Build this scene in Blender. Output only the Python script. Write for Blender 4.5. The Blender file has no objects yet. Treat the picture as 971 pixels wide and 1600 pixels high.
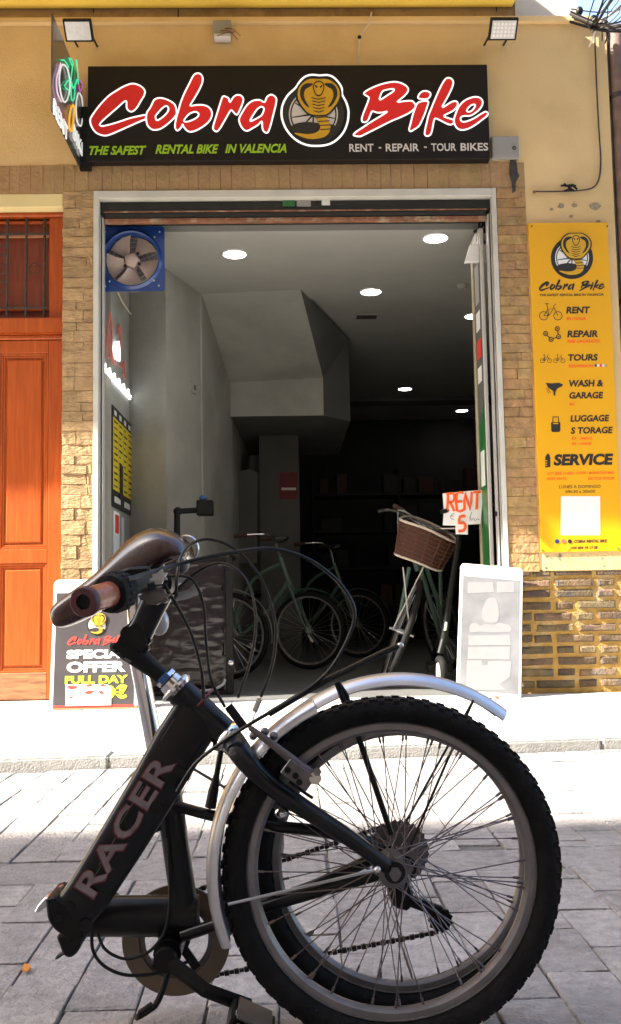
import bpy, bmesh, math, random
from mathutils import Vector, Matrix
from mathutils import noise as mnoise
random.seed(7)
R_ = math.radians
S = bpy.context.scene
COL = S.collection

# ------------------------------------------------------------------ camera, sky, sun, exposure
FPX, CAM_H = 1500.0, 0.642                       # focal length in photo pixels (photo is 971 x 1600), eye height
_yaw, _pit, _rol = R_(1.37), R_(5.0), R_(1.0)
CF = Vector((math.sin(_yaw)*math.cos(_pit), math.cos(_yaw)*math.cos(_pit), math.sin(_pit)))
_r0 = Vector((math.cos(_yaw), -math.sin(_yaw), 0)); _u0 = _r0.cross(CF)
CU = _u0*math.cos(_rol) + _r0*math.sin(_rol)
CR = _r0*math.cos(_rol) - _u0*math.sin(_rol)
CP = Vector((0, 0, CAM_H))
cam = bpy.data.cameras.new('camera'); camo = bpy.data.objects.new('camera', cam); COL.objects.link(camo)
camo.matrix_world = Matrix(((CR.x, CU.x, -CF.x, CP.x), (CR.y, CU.y, -CF.y, CP.y), (CR.z, CU.z, -CF.z, CP.z), (0, 0, 0, 1)))
cam.sensor_fit = 'VERTICAL'; cam.sensor_height = 36.0; cam.lens = 36.0*FPX/1600.0
cam.clip_start = 0.02; cam.clip_end = 500
S.camera = camo

LDIR = Vector((5.0, 1.3, -4.2)).normalized()     # direction the sunlight travels
world = bpy.data.worlds.new('World'); S.world = world; world.use_nodes = True
_nt = world.node_tree
_sky = _nt.nodes.new('ShaderNodeTexSky'); _sky.sky_type = 'NISHITA'; _sky.sun_disc = False
_sky.sun_elevation = math.asin(-LDIR.z); _sky.sun_rotation = math.atan2(-LDIR.x, -LDIR.y)
_sky.dust_density = 2.0
_bg = _nt.nodes['Background']; _bg.inputs[1].default_value = 0.15
_nt.links.new(_sky.outputs[0], _bg.inputs[0])
sun = bpy.data.lights.new('sun', 'SUN'); sun.energy = 5.0; sun.angle = R_(0.5); sun.color = (1.0, 0.93, 0.82)
suno = bpy.data.objects.new('sun', sun); COL.objects.link(suno)
suno.rotation_euler = LDIR.to_track_quat('-Z', 'Y').to_euler(); suno.location = (-20, -5, 20)
S.view_settings.view_transform = 'Standard'; S.view_settings.look = 'None'
S.view_settings.gamma = 1.0; S.view_settings.use_curve_mapping = False
S.view_settings.exposure = 2.38
S.cycles.max_bounces = 8; S.cycles.diffuse_bounces = 5; S.cycles.use_denoising = True

# ------------------------------------------------------------------ measuring helpers
def ray(x, y): return CF + CR*((x-485.5)/FPX) - CU*((y-800)/FPX)
def W(x, y, Y):
    d = ray(x, y); return CP + d*(Y/d.y)
def WZ(x, y, z):
    d = ray(x, y); return CP + d*((z-CAM_H)/d.z)
def WX(x, y, X):
    d = ray(x, y); return CP + d*(X/d.x)
V = Vector

# ------------------------------------------------------------------ materials
MATS = {}
def M(name, col, rough=0.6, metal=0.0, var=0.12, sc=6.0, bump=0.0, bsc=80.0, rnd=0.0, col2=None, c2sc=2.5, c2lo=0.5, c2hi=0.65,
      emit=0.0, ecol=None, coat=0.0, spec=0.5, alpha=1.0, stretch=(1, 1, 1), hue=0.0, det=6.0):
    if name in MATS: return MATS[name]
    m = bpy.data.materials.new(name); m.use_nodes = True
    nt = m.node_tree; N = nt.nodes; L = nt.links
    b = N['Principled BSDF']
    b.inputs['Roughness'].default_value = rough; b.inputs['Metallic'].default_value = metal
    b.inputs['Specular IOR Level'].default_value = spec
    if coat: b.inputs['Coat Weight'].default_value = coat; b.inputs['Coat Roughness'].default_value = 0.12
    c4 = (col[0], col[1], col[2], 1)
    geo = N.new('ShaderNodeNewGeometry')
    mp = N.new('ShaderNodeMapping'); mp.inputs['Scale'].default_value = stretch
    L.new(geo.outputs['Position'], mp.inputs['Vector'])
    cur = None
    if col2 is not None:
        n2 = N.new('ShaderNodeTexNoise'); n2.inputs['Scale'].default_value = c2sc; n2.inputs['Detail'].default_value = 8
        n2.inputs['Roughness'].default_value = 0.62
        L.new(mp.outputs[0], n2.inputs['Vector'])
        mr = N.new('ShaderNodeMapRange'); mr.inputs['From Min'].default_value = c2lo; mr.inputs['From Max'].default_value = c2hi
        L.new(n2.outputs['Fac'], mr.inputs['Value'])
        mx = N.new('ShaderNodeMix'); mx.data_type = 'RGBA'
        mx.inputs['A'].default_value = c4; mx.inputs['B'].default_value = (*col2, 1)
        L.new(mr.outputs[0], mx.inputs['Factor']); cur = mx.outputs['Result']
    if var or rnd or hue:
        hs = N.new('ShaderNodeHueSaturation')
        if cur is None: hs.inputs['Color'].default_value = c4
        else: L.new(cur, hs.inputs['Color'])
        vout = None
        if var:
            n1 = N.new('ShaderNodeTexNoise'); n1.inputs['Scale'].default_value = sc; n1.inputs['Detail'].default_value = det
            L.new(mp.outputs[0], n1.inputs['Vector'])
            mr1 = N.new('ShaderNodeMapRange'); mr1.inputs['From Min'].default_value = 0.28; mr1.inputs['From Max'].default_value = 0.72
            mr1.inputs['To Min'].default_value = 1-var; mr1.inputs['To Max'].default_value = 1+var
            L.new(n1.outputs['Fac'], mr1.inputs['Value']); vout = mr1.outputs[0]
        if rnd or hue:
            oi = N.new('ShaderNodeObjectInfo')
            mr2 = N.new('ShaderNodeMapRange'); mr2.inputs['To Min'].default_value = 1-rnd; mr2.inputs['To Max'].default_value = 1+rnd
            L.new(oi.outputs['Random'], mr2.inputs['Value'])
            if vout is None: vout = mr2.outputs[0]
            else:
                mu = N.new('ShaderNodeMath'); mu.operation = 'MULTIPLY'
                L.new(vout, mu.inputs[0]); L.new(mr2.outputs[0], mu.inputs[1]); vout = mu.outputs[0]
            if hue:
                m7 = N.new('ShaderNodeMath'); m7.operation = 'MULTIPLY'; m7.inputs[1].default_value = 7.31
                fr = N.new('ShaderNodeMath'); fr.operation = 'FRACT'
                L.new(oi.outputs['Random'], m7.inputs[0]); L.new(m7.outputs[0], fr.inputs[0])
                mr3 = N.new('ShaderNodeMapRange'); mr3.inputs['To Min'].default_value = 0.5-hue; mr3.inputs['To Max'].default_value = 0.5+hue
                L.new(fr.outputs[0], mr3.inputs['Value']); L.new(mr3.outputs[0], hs.inputs['Hue'])
        if vout is not None: L.new(vout, hs.inputs['Value'])
        cur = hs.outputs[0]
    if cur is None: b.inputs['Base Color'].default_value = c4
    else: L.new(cur, b.inputs['Base Color'])
    if bump:
        nb = N.new('ShaderNodeTexNoise'); nb.inputs['Scale'].default_value = bsc; nb.inputs['Detail'].default_value = 7
        L.new(mp.outputs[0], nb.inputs['Vector'])
        bp = N.new('ShaderNodeBump'); bp.inputs['Strength'].default_value = min(1.0, bump); bp.inputs['Distance'].default_value = 0.01
        L.new(nb.outputs['Fac'], bp.inputs['Height']); L.new(bp.outputs[0], b.inputs['Normal'])
    if emit:
        b.inputs['Emission Color'].default_value = (*(ecol or col), 1); b.inputs['Emission Strength'].default_value = emit
    if alpha < 1: b.inputs['Alpha'].default_value = alpha
    MATS[name] = m
    return m

M('plaster', (0.69, 0.495, 0.245), 0.9, var=0.10, sc=1.6, bump=0.25, bsc=120, col2=(0.62, 0.43, 0.205), c2sc=1.2)
M('plaster_light', (0.72, 0.60, 0.30), 0.9, var=0.06, bump=0.2)
M('plaster_hole', (0.30, 0.245, 0.16), 0.95, var=0.3, sc=50, bump=0.6)
M('plaster_old', (0.58, 0.43, 0.20), 0.9, var=0.15, sc=14, bump=0.4, col2=(0.16, 0.15, 0.12), c2sc=16, c2lo=0.56, c2hi=0.62)
M('balcony_yellow', (0.85, 0.60, 0.09), 0.8, var=0.06, sc=3, bump=0.15)
M('band_brown', (0.36, 0.25, 0.12), 0.9, var=0.2, sc=5, bump=0.3, col2=(0.24, 0.15, 0.08), c2sc=6)
M('stone', (0.40, 0.268, 0.132), 0.9, var=0.22, sc=11, bump=1.0, bsc=38, rnd=0.13, col2=(0.31, 0.198, 0.100), c2sc=13, stretch=(1, 1, 2.2))
M('tan_brick', (0.37, 0.228, 0.092), 0.88, var=0.26, sc=17, bump=1.0, bsc=45, rnd=0.09, hue=0.012, col2=(0.31, 0.19, 0.10), c2sc=14)
M('lintel_stone', (0.38, 0.246, 0.116), 0.9, var=0.22, sc=9, bump=0.7, bsc=40, rnd=0.05, hue=0.006, col2=(0.29, 0.175, 0.090), c2sc=9)
M('mortar', (0.38, 0.265, 0.145), 0.95, var=0.2, sc=20, bump=0.8, bsc=90)
M('mortar_ochre', (0.36, 0.215, 0.055), 0.95, var=0.22, sc=18, bump=0.8, bsc=90, col2=(0.42, 0.30, 0.14), c2sc=7)
M('dark_brick', (0.125, 0.082, 0.042), 0.9, var=0.3, sc=22, bump=0.9, bsc=70, rnd=0.3, hue=0.02, col2=(0.085, 0.07, 0.06), c2sc=9)
M('wood', (0.39, 0.072, 0.009), 0.46, var=0.16, sc=7, bump=0.12, bsc=60, stretch=(9, 9, 0.6), coat=0.12, spec=0.3, col2=(0.45, 0.092, 0.013), c2sc=4)
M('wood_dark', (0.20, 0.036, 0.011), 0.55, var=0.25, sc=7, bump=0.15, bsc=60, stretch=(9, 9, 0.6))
M('wood_worn', (0.30, 0.13, 0.05), 0.7, var=0.35, sc=7, bump=0.3, bsc=60, stretch=(1, 1, 7), col2=(0.16, 0.07, 0.03), c2sc=6)
M('iron', (0.045, 0.035, 0.03), 0.7, var=0.3, sc=30, bump=0.2)
M('shutter_black', (0.012, 0.012, 0.011), 0.5, var=0.3, sc=20, bump=0.1)
M('rust', (0.20, 0.085, 0.045), 0.9, var=0.35, sc=18, bump=0.5, col2=(0.30, 0.23, 0.15), c2sc=12)
M('frame_paint', (0.52, 0.51, 0.46), 0.6, var=0.1, sc=6, bump=0.1)
M('alu', (0.50, 0.49, 0.47), 0.45, metal=0.3, var=0.08)
M('road_base', (0.12, 0.11, 0.105), 0.95, var=0.25, sc=30, bump=0.6)
M('paver', (0.29, 0.268, 0.255), 0.9, var=0.2, sc=40, bump=0.8, bsc=110, rnd=0.12, hue=0.01, col2=(0.20, 0.182, 0.172), c2sc=7, c2lo=0.45, c2hi=0.72)
M('gutter_stone', (0.255, 0.236, 0.226), 0.9, var=0.2, sc=40, bump=0.8, bsc=110, rnd=0.10, col2=(0.19, 0.172, 0.168), c2sc=7, c2lo=0.45, c2hi=0.72)
M('slab', (0.55, 0.53, 0.49), 0.85, var=0.08, sc=10, bump=0.3, bsc=150, rnd=0.04)
M('kerb', (0.36, 0.35, 0.33), 0.85, var=0.18, sc=30, bump=0.4, bsc=140, rnd=0.06)
M('sign_black', (0.008, 0.0055, 0.005), 0.55, var=0.15, sc=4, bump=0.0, spec=0.25)
M('sign_red', (0.80, 0.008, 0.012), 0.45, var=0.04)
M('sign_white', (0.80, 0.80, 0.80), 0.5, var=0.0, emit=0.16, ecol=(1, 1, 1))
M('print_white', (0.78, 0.77, 0.75), 0.6, var=0.03)
M('print_grey', (0.62, 0.59, 0.57), 0.6, var=0.03)
M('print_green', (0.30, 0.52, 0.012), 0.6, var=0.04)
M('print_lime', (0.55, 0.75, 0.03), 0.6, var=0.04)
M('print_red', (0.72, 0.04, 0.03), 0.6, var=0.06)
M('dull_red', (0.15, 0.018, 0.024), 0.7, var=0.2, sc=40)
M('print_orange', (0.85, 0.115, 0.008), 0.6, var=0.03)
M('print_black', (0.016, 0.015, 0.014), 0.6, var=0.0)
M('gold', (0.60, 0.34, 0.01), 0.55, var=0.08, sc=30)
M('yellow_panel', (0.74, 0.37, 0.0), 0.45, var=0.03, sc=3)
M('poster_dark', (0.045, 0.039, 0.043), 0.5, var=0.15, sc=7)
M('board_white', (0.80, 0.80, 0.79), 0.5, var=0.04, sc=8)
M('board_grey', (0.17, 0.17, 0.18), 0.5, var=0.2, sc=9)
M('faded_white', (0.225, 0.225, 0.23), 0.5, var=0.05, sc=12)
M('wood_edge', (0.45, 0.20, 0.09), 0.7, var=0.2, sc=20)
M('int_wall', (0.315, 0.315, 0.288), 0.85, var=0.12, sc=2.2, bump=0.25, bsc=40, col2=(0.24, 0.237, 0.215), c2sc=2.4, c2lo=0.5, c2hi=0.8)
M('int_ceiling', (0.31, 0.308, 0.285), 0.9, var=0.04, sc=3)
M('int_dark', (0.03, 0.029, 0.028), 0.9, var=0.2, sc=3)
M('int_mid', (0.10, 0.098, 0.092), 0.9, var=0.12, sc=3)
M('int_floor', (0.11, 0.11, 0.106), 0.6, var=0.15, sc=9, bump=0.1)
M('lamp', (1, 1, 1), 0.5, var=0, emit=4.0, ecol=(1.0, 0.96, 0.90))
M('lamp_far', (1, 1, 1), 0.5, var=0, emit=4.0, ecol=(1.0, 0.96, 0.90))
M('fan_blue', (0.008, 0.045, 0.21), 0.35, var=0.12, sc=10, coat=0.3)
M('fan_dark', (0.012, 0.014, 0.03), 0.5, var=0.1)
M('fan_blade', (0.46, 0.36, 0.31), 0.45, var=0.12, sc=14)
M('steel', (0.55, 0.55, 0.56), 0.32, metal=1.0, var=0.12, sc=30)
M('chrome', (0.72, 0.72, 0.74), 0.16, metal=1.0, var=0.05, sc=20)
M('fender', (0.52, 0.53, 0.57), 0.34, metal=0.85, var=0.10, sc=18, bump=0.03)
M('frame_black', (0.004, 0.004, 0.005), 0.34, var=0.4, sc=25, coat=0.2, spec=0.22, col2=(0.013, 0.012, 0.012), c2sc=14, c2lo=0.52, c2hi=0.75, bump=0.05, bsc=60)
M('part_black', (0.006, 0.006, 0.006), 0.48, var=0.3, sc=40, spec=0.22)
M('rubber', (0.0065, 0.0062, 0.0065), 0.75, var=0.35, sc=35, col2=(0.017, 0.016, 0.0155), c2sc=10, c2lo=0.5, c2hi=0.75, bump=0.25, bsc=220, spec=0.2)
M('cable_black', (0.006, 0.006, 0.006), 0.4, var=0.1, spec=0.3)
M('rim_metal', (0.21, 0.196, 0.198), 0.36, metal=0.5, var=0.18, sc=30)
M('spoke_metal', (0.18, 0.155, 0.16), 0.42, metal=0.9, var=0.1)
M('dirty_steel', (0.15, 0.138, 0.14), 0.5, metal=0.85, var=0.25, sc=50)
M('brake_alloy', (0.10, 0.08, 0.078), 0.42, metal=0.5, var=0.2, sc=40)
M('alloy', (0.40, 0.39, 0.40), 0.35, metal=0.35, var=0.1, sc=30)
M('chain', (0.035, 0.028, 0.026), 0.6, metal=0.6, var=0.3, sc=60)
M('guard_brown', (0.115, 0.082, 0.052), 0.45, var=0.15, sc=12, coat=0.2)
M('leather', (0.040, 0.016, 0.016), 0.24, var=0.35, sc=9, coat=0.35, spec=0.4, col2=(0.075, 0.034, 0.022), c2sc=9)
M('grip_brown', (0.30, 0.09, 0.052), 0.22, var=0.25, sc=40, bump=0.15)
M('grip_end', (0.060, 0.008, 0.012), 0.55, var=0.3, sc=60)
M('racer_red', (0.13, 0.012, 0.022), 0.5, var=0.1)
M('racer_silver', (0.20, 0.165, 0.18), 0.4, metal=0.2, var=0.25, sc=70)
M('clear_plastic', (0.07, 0.066, 0.066), 0.25, var=0.15, sc=40)
M('plastic_film', (0.010, 0.0065, 0.0095), 0.2, var=0.3, sc=8, bump=0.3, bsc=16, stretch=(0.5, 1, 2.0), spec=0.45)
M('mint', (0.085, 0.145, 0.12), 0.4, var=0.1, coat=0.2)
M('wicker', (0.10, 0.034, 0.018), 0.7, var=0.35, sc=70, bump=0.4, bsc=150)
M('wicker_dark', (0.055, 0.019, 0.012), 0.7, var=0.3, sc=70)
M('cream', (0.60, 0.52, 0.42), 0.6, var=0.1, sc=40)
M('grey_metal', (0.30, 0.29, 0.28), 0.5, var=0.08)
M('grey_box', (0.27, 0.26, 0.25), 0.55, var=0.08, sc=5)
M('lamp_glass', (0.62, 0.61, 0.62), 0.25, var=0.1, sc=60)
M('neon_white', (1, 1, 1), 0.4, var=0, emit=0.75, ecol=(0.95, 1.0, 1.0))
M('neon_pale', (0.8, 0.8, 0.8), 0.4, var=0, emit=0.07, ecol=(0.9, 1.0, 1.0))
M('neon_pink', (0.9, 0.6, 0.8), 0.4, var=0, emit=0.10, ecol=(0.9, 0.55, 0.8))
M('neon_green', (0.05, 0.8, 0.4), 0.4, var=0, emit=0.10, ecol=(0.04, 0.85, 0.42))
M('neon_orange', (0.95, 0.45, 0.03), 0.4, var=0, emit=0.12, ecol=(1.0, 0.45, 0.02))
M('neon_violet', (0.4, 0.1, 0.4), 0.4, var=0, emit=0.10, ecol=(0.5, 0.12, 0.45))
M('neon_red', (0.40, 0.10, 0.08), 0.5, var=0.1, emit=0.05)  # slight glow put into the colour; tubes are unlit, icon dot is print
M('acrylic', (0.055, 0.048, 0.04), 0.25, var=0.1, coat=0.4)
M('menu_yellow', (0.62, 0.50, 0.02), 0.6, var=0.12, sc=25)
M('door_green', (0.02, 0.15, 0.035), 0.4, var=0.15, coat=0.2)
M('pipe_brown', (0.17, 0.11, 0.09), 0.7, var=0.25, sc=12, bump=0.2)
M('neighbour_wall', (0.36, 0.38, 0.32), 0.9, var=0.12, sc=3, bump=0.2)
M('grey_panel', (0.52, 0.48, 0.45), 0.8, var=0.08)
M('opp_wall', (0.55, 0.49, 0.42), 0.9, var=0.1, sc=1.5, bump=0.1)
M('opp_glass', (0.03, 0.035, 0.04), 0.1, var=0)
M('paper', (0.82, 0.81, 0.80), 0.8, var=0.03)
M('leaf_orange', (0.55, 0.20, 0.03), 0.7, var=0.2, sc=60)
M('blue_plastic', (0.03, 0.10, 0.26), 0.4, var=0.1)
M('door_edge', (0.42, 0.36, 0.24), 0.7, var=0.15, sc=10)

# ------------------------------------------------------------------ mesh helpers
class G:
    def __init__(s): s.v = []; s.f = []
    def add(s, vs, fs):
        o = len(s.v); s.v += [Vector(v) for v in vs]; s.f += [tuple(i+o for i in f) for f in fs]; return s
    def box(s, x0, x1, y0, y1, z0, z1):
        return s.add([(x0,y0,z0),(x1,y0,z0),(x1,y1,z0),(x0,y1,z0),(x0,y0,z1),(x1,y0,z1),(x1,y1,z1),(x0,y1,z1)],
                     [(0,3,2,1),(4,5,6,7),(0,1,5,4),(1,2,6,5),(2,3,7,6),(3,0,4,7)])
    def obox(s, c, a, b, d):
        c, a, b, d = Vector(c), Vector(a), Vector(b), Vector(d)
        if a.cross(b).dot(d) < 0: a = -a
        return s.add([c-a-b-d,c+a-b-d,c+a+b-d,c-a+b-d,c-a-b+d,c+a-b+d,c+a+b+d,c-a+b+d],
                     [(0,3,2,1),(4,5,6,7),(0,1,5,4),(1,2,6,5),(2,3,7,6),(3,0,4,7)])
    def bar(s, p, q, w, h, up=(0, 1, 0)):
        p, q = Vector(p), Vector(q); d = (q-p); u = Vector(up); sd = d.cross(u)
        if sd.length < 1e-6: sd = d.cross(Vector((1, 0, 0)))
        sd.normalize(); u2 = sd.cross(d).normalized()
        return s.obox((p+q)/2, d/2, sd*w/2, u2*h/2)
    def tube(s, pts, r, n=8, caps=True, closed=False, flat=None):
        pts = [Vector(p) for p in pts]; m = len(pts)
        rs = r if isinstance(r, (list, tuple)) else [r]*m
        rings = []; up = None
        for i in range(m):
            if closed: t = pts[(i+1) % m]-pts[i-1]
            else: t = pts[min(i+1, m-1)]-pts[max(i-1, 0)]
            t.normalize()
            if up is None:
                up = Vector((0, 1, 0)) if abs(t.y) < 0.9 else Vector((0, 0, 1))
                up = (up - t*up.dot(t)).normalized()
            else:
                up = (up - t*up.dot(t)).normalized()
            sd = t.cross(up)
            rr = rs[i] if isinstance(rs[i], (list, tuple)) else (rs[i], rs[i])
            rings.append([pts[i]+sd*math.cos(2*math.pi*k/n)*rr[0]+up*math.sin(2*math.pi*k/n)*rr[1] for k in range(n)])
        vs = [p for ring in rings for p in ring]; fs = []
        for i in range(m if closed else m-1):
            j = (i+1) % m
            for k in range(n):
                fs.append((i*n+k, i*n+(k+1) % n, j*n+(k+1) % n, j*n+k))
        if caps and not closed:
            fs.append(tuple(reversed(range(n)))); fs.append(tuple(range((m-1)*n, m*n)))
        return s.add(vs, fs)
    def lathe(s, prof, c, axis, n=32, closed=False, a0=0.0, a1=2*math.pi):
        c = Vector(c); ax = Vector(axis).normalized()
        e1 = Vector((1, 0, 0)) if abs(ax.x) < 0.9 else Vector((0, 0, 1))
        e1 = (e1-ax*e1.dot(ax)).normalized(); e2 = ax.cross(e1)
        full = abs(a1-a0-2*math.pi) < 1e-6; m = n if full else n+1; k = len(prof)
        vs = []; fs = []
        for i in range(m):
            a = a0+(a1-a0)*i/n
            d = e1*math.cos(a)+e2*math.sin(a)
            vs += [c+d*r+ax*h for r, h in prof]
        for i in range(n):
            j = (i+1) % m
            for q in range(k if closed else k-1):
                q2 = (q+1) % k
                fs.append((i*k+q, j*k+q, j*k+q2, i*k+q2))
        if not full and closed:
            fs.append(tuple(range(k))); fs.append(tuple(reversed(range((m-1)*k, m*k))))
        return s.add(vs, fs)
    def torus(s, c, axis, R, r, n=64, k=12, rw=None):
        return s.lathe([(R+r*math.cos(2*math.pi*i/k), (rw or r)*math.sin(2*math.pi*i/k)) for i in range(k)], c, axis, n, closed=True)
    def disc(s, c, axis, R, h, n=24):
        return s.lathe([(0.0001, -h/2), (R, -h/2), (R, h/2), (0.0001, h/2)], c, axis, n)
    def poly(s, pts, ext):
        pts = [Vector(p) for p in pts]; e = Vector(ext); n = len(pts)
        vs = pts+[p+e for p in pts]
        fs = [tuple(range(n)), tuple(reversed(range(n, 2*n)))]+[((i+1) % n, i, i+n, (i+1) % n+n) for i in range(n)]
        return s.add(vs, fs)
    def ball(s, c, rx, ry=None, rz=None, n=14, m=8):
        ry = ry or rx; rz = rz or rx; c = Vector(c)
        vs = [c+Vector((0, 0, -rz))]
        for i in range(1, m):
            t = math.pi*i/m
            for k in range(n):
                a = 2*math.pi*k/n
                vs.append(c+Vector((rx*math.sin(t)*math.cos(a), ry*math.sin(t)*math.sin(a), -rz*math.cos(t))))
        vs.append(c+Vector((0, 0, rz))); fs = []
        for k in range(n): fs.append((0, 1+(k+1) % n, 1+k))
        for i in range(m-2):
            for k in range(n):
                fs.append((1+i*n+k, 1+i*n+(k+1) % n, 1+(i+1)*n+(k+1) % n, 1+(i+1)*n+k))
        l = len(vs)-1
        for k in range(n): fs.append((l, 1+(m-2)*n+k, 1+(m-2)*n+(k+1) % n))
        return s.add(vs, fs)
    def mesh(s, name, mat, smooth=True, bevel=0.0, seg=1, fix=True):
        me = bpy.data.meshes.new(name); me.from_pydata([tuple(v) for v in s.v], [], s.f)
        if bevel or fix:
            bm = bmesh.new(); bm.from_mesh(me)
            if fix: bmesh.ops.recalc_face_normals(bm, faces=bm.faces)
            if bevel: bmesh.ops.bevel(bm, geom=list(bm.edges), offset=bevel, segments=seg, affect='EDGES', clamp_overlap=True)
            bm.to_mesh(me); bm.free()
        if smooth:
            me.shade_smooth(); me.set_sharp_from_angle(angle=R_(38))
        me.materials.append(MATS[mat]); return me
    def obj(s, name, mat, parent=None, smooth=True, bevel=0.0, seg=1):
        return link(name, s.mesh(name, mat, smooth, bevel, seg), parent)

def link(name, me, parent=None, loc=None):
    o = bpy.data.objects.new(name, me); COL.objects.link(o)
    if loc is not None: o.location = loc
    if parent is not None:
        o.parent = parent
        if parent.type == 'EMPTY' and parent.get('_loc') is not None:
            o.matrix_parent_inverse = Matrix.Translation(-Vector(parent['_loc']))
    return o
def tag(o, label, cat, group=None):
    o['label'] = label; o['category'] = cat
    if group: o['group'] = group
    return o
def struct(o): o['kind'] = 'structure'; return o
def stuff(o): o['kind'] = 'stuff'; return o
def thing(name, label, cat, loc, group=None):
    o = bpy.data.objects.new(name, None); COL.objects.link(o); o.location = loc; o['_loc'] = tuple(loc)
    o.empty_display_size = 0.1
    return tag(o, label, cat, group)
def partgroup(name, parent):           # a part made of sub-parts
    o = bpy.data.objects.new(name, None); COL.objects.link(o); o.parent = parent
    if parent.get('_loc') is not None: o.matrix_parent_inverse = Matrix.Translation(-Vector(parent['_loc']))
    o.empty_display_size = 0.05
    return o

def smooth_loop(pts, sub=4, closed=True):
    n = len(pts); out = []
    rng = n if closed else n-1
    P = [Vector(p) for p in pts]
    for i in range(rng):
        if closed: a, b, c, d = P[i-1], P[i], P[(i+1) % n], P[(i+2) % n]
        else: a, b, c, d = P[max(i-1, 0)], P[i], P[i+1], P[min(i+2, n-1)]
        for k in range(sub):
            t = k/sub
            out.append(0.5*((2*b)+(c-a)*t+(2*a-5*b+4*c-d)*t*t+(3*b-a-3*c+d)*t*t*t))
    if not closed: out.append(P[-1])
    return out

def filled(loops, mat, ext=0.002):
    """2D loops (lists of (x, z)) -> mesh in the XZ plane, front at y = -ext"""
    cu = bpy.data.curves.new('shape', 'CURVE'); cu.dimensions = '2D'; cu.fill_mode = 'BOTH'; cu.extrude = ext/2
    for lp in loops:
        sp = cu.splines.new('POLY'); sp.points.add(len(lp)-1); sp.use_cyclic_u = True
        for p, q in zip(sp.points, lp): p.co = (q[0], q[1], 0, 1)
    ob = bpy.data.objects.new('shape', cu)
    me = bpy.data.meshes.new_from_object(ob)
    bpy.data.objects.remove(ob); bpy.data.curves.remove(cu)
    for v in me.vertices: v.co = (v.co.x, -ext/2-v.co.z, v.co.y)
    me.flip_normals()
    me.materials.clear(); me.materials.append(MATS[mat]); me.shade_flat()
    return me

def text_mesh(s, mat, w, h, bold=0.02, shear=0.0, ext=0.002, space=1.0):
    """text whose bounding box is exactly w x h, lower left corner at 0,0 in XZ, front at y=-ext"""
    cu = bpy.data.curves.new('text', 'FONT'); cu.body = s; cu.size = 1; cu.offset = bold; cu.shear = shear
    cu.extrude = 0.01; cu.resolution_u = 3; cu.space_character = space
    ob = bpy.data.objects.new('text', cu)
    me = bpy.data.meshes.new_from_object(ob)
    bpy.data.objects.remove(ob); bpy.data.curves.remove(cu)
    xs = [v.co.x for v in me.vertices]; ys = [v.co.y for v in me.vertices]
    x0, x1, y0, y1 = min(xs), max(xs), min(ys), max(ys)
    for v in me.vertices:
        c = v.co; v.co = ((c.x-x0)/(x1-x0)*w, -ext*(0.5+c.z/0.02), (c.y-y0)/(y1-y0)*h)
    me.flip_normals()
    me.materials.clear(); me.materials.append(MATS[mat]); me.shade_flat()
    return me

class Face:
    """a flat panel in the world: origin, right and up unit vectors, normal towards the viewer"""
    def __init__(s, o, r, u):
        s.o = Vector(o); s.r = Vector(r).normalized(); s.u = Vector(u).normalized(); s.n = s.r.cross(s.u)
        s.M = Matrix(((s.r.x, -s.n.x, s.u.x, s.o.x), (s.r.y, -s.n.y, s.u.y, s.o.y), (s.r.z, -s.n.z, s.u.z, s.o.z), (0, 0, 0, 1)))
    def uv(s, x, y):                    # photo pixel -> (u, v) on the panel
        d = ray(x, y); t = (s.o-CP).dot(s.n)/d.dot(s.n); q = CP+d*t-s.o
        return q.dot(s.r), q.dot(s.u)
    def pt(s, u, v, n=0.0): return s.o+s.r*u+s.u*v+s.n*n
    def px(s, x, y, n=0.0): return s.pt(*s.uv(x, y), n)
    def put(s, name, me, parent, off=0.0, u=0.0, v=0.0):
        me.transform(s.M @ Matrix.Translation((u, -off, v)))
        return link(name, me, parent)
    def text(s, st, box, mat, parent, off=0.0, name='lettering', **k):
        x0, y0, x1, y1 = box                # photo pixels: left, top, right, bottom
        ua, va = s.uv((x0+x1)/2-(x1-x0)/2, (y0+y1)/2); ub, vb = s.uv((x0+x1)/2+(x1-x0)/2, (y0+y1)/2)
        _, vt = s.uv((x0+x1)/2, y0); _, vl = s.uv((x0+x1)/2, y1)
        me = text_mesh(st, mat, ub-ua, vt-vl, **k)
        return s.put(name, me, parent, off, ua, vl)
    def shape(s, loops, mat, parent, name, off=0.0, ext=0.002, sm=0):
        L = []
        for lp in loops:
            q = [s.uv(*p) for p in lp]
            if sm: q = [(p.x, p.y) for p in smooth_loop([Vector((a, b, 0)) for a, b in q], sm)]
            L.append(q)
        return s.put(name, filled(L, mat, ext), parent, off)
    def rect(s, box, mat, parent, name, off=0.0, ext=0.002):
        x0, y0, x1, y1 = box
        return s.shape([[(x0, y0), (x1, y0), (x1, y1), (x0, y1)]], mat, parent, name, off, ext)
    def line(s, pts, r, mat, parent, name, off=0.0, closed=False, sub=4, n=6):
        q = [s.px(*p, off) for p in pts]
        if sub > 1: q = smooth_loop(q, sub, closed)
        return G().tube(q, r, n, closed=closed).obj(name, mat, parent)

# ================================================================== SETTING
YF = 5.65                     # facade plane
SWZ = 0.05                    # pavement level
def yk(x): return 3.82 + 0.088*x          # kerb face line (not quite parallel to the houses)

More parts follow.
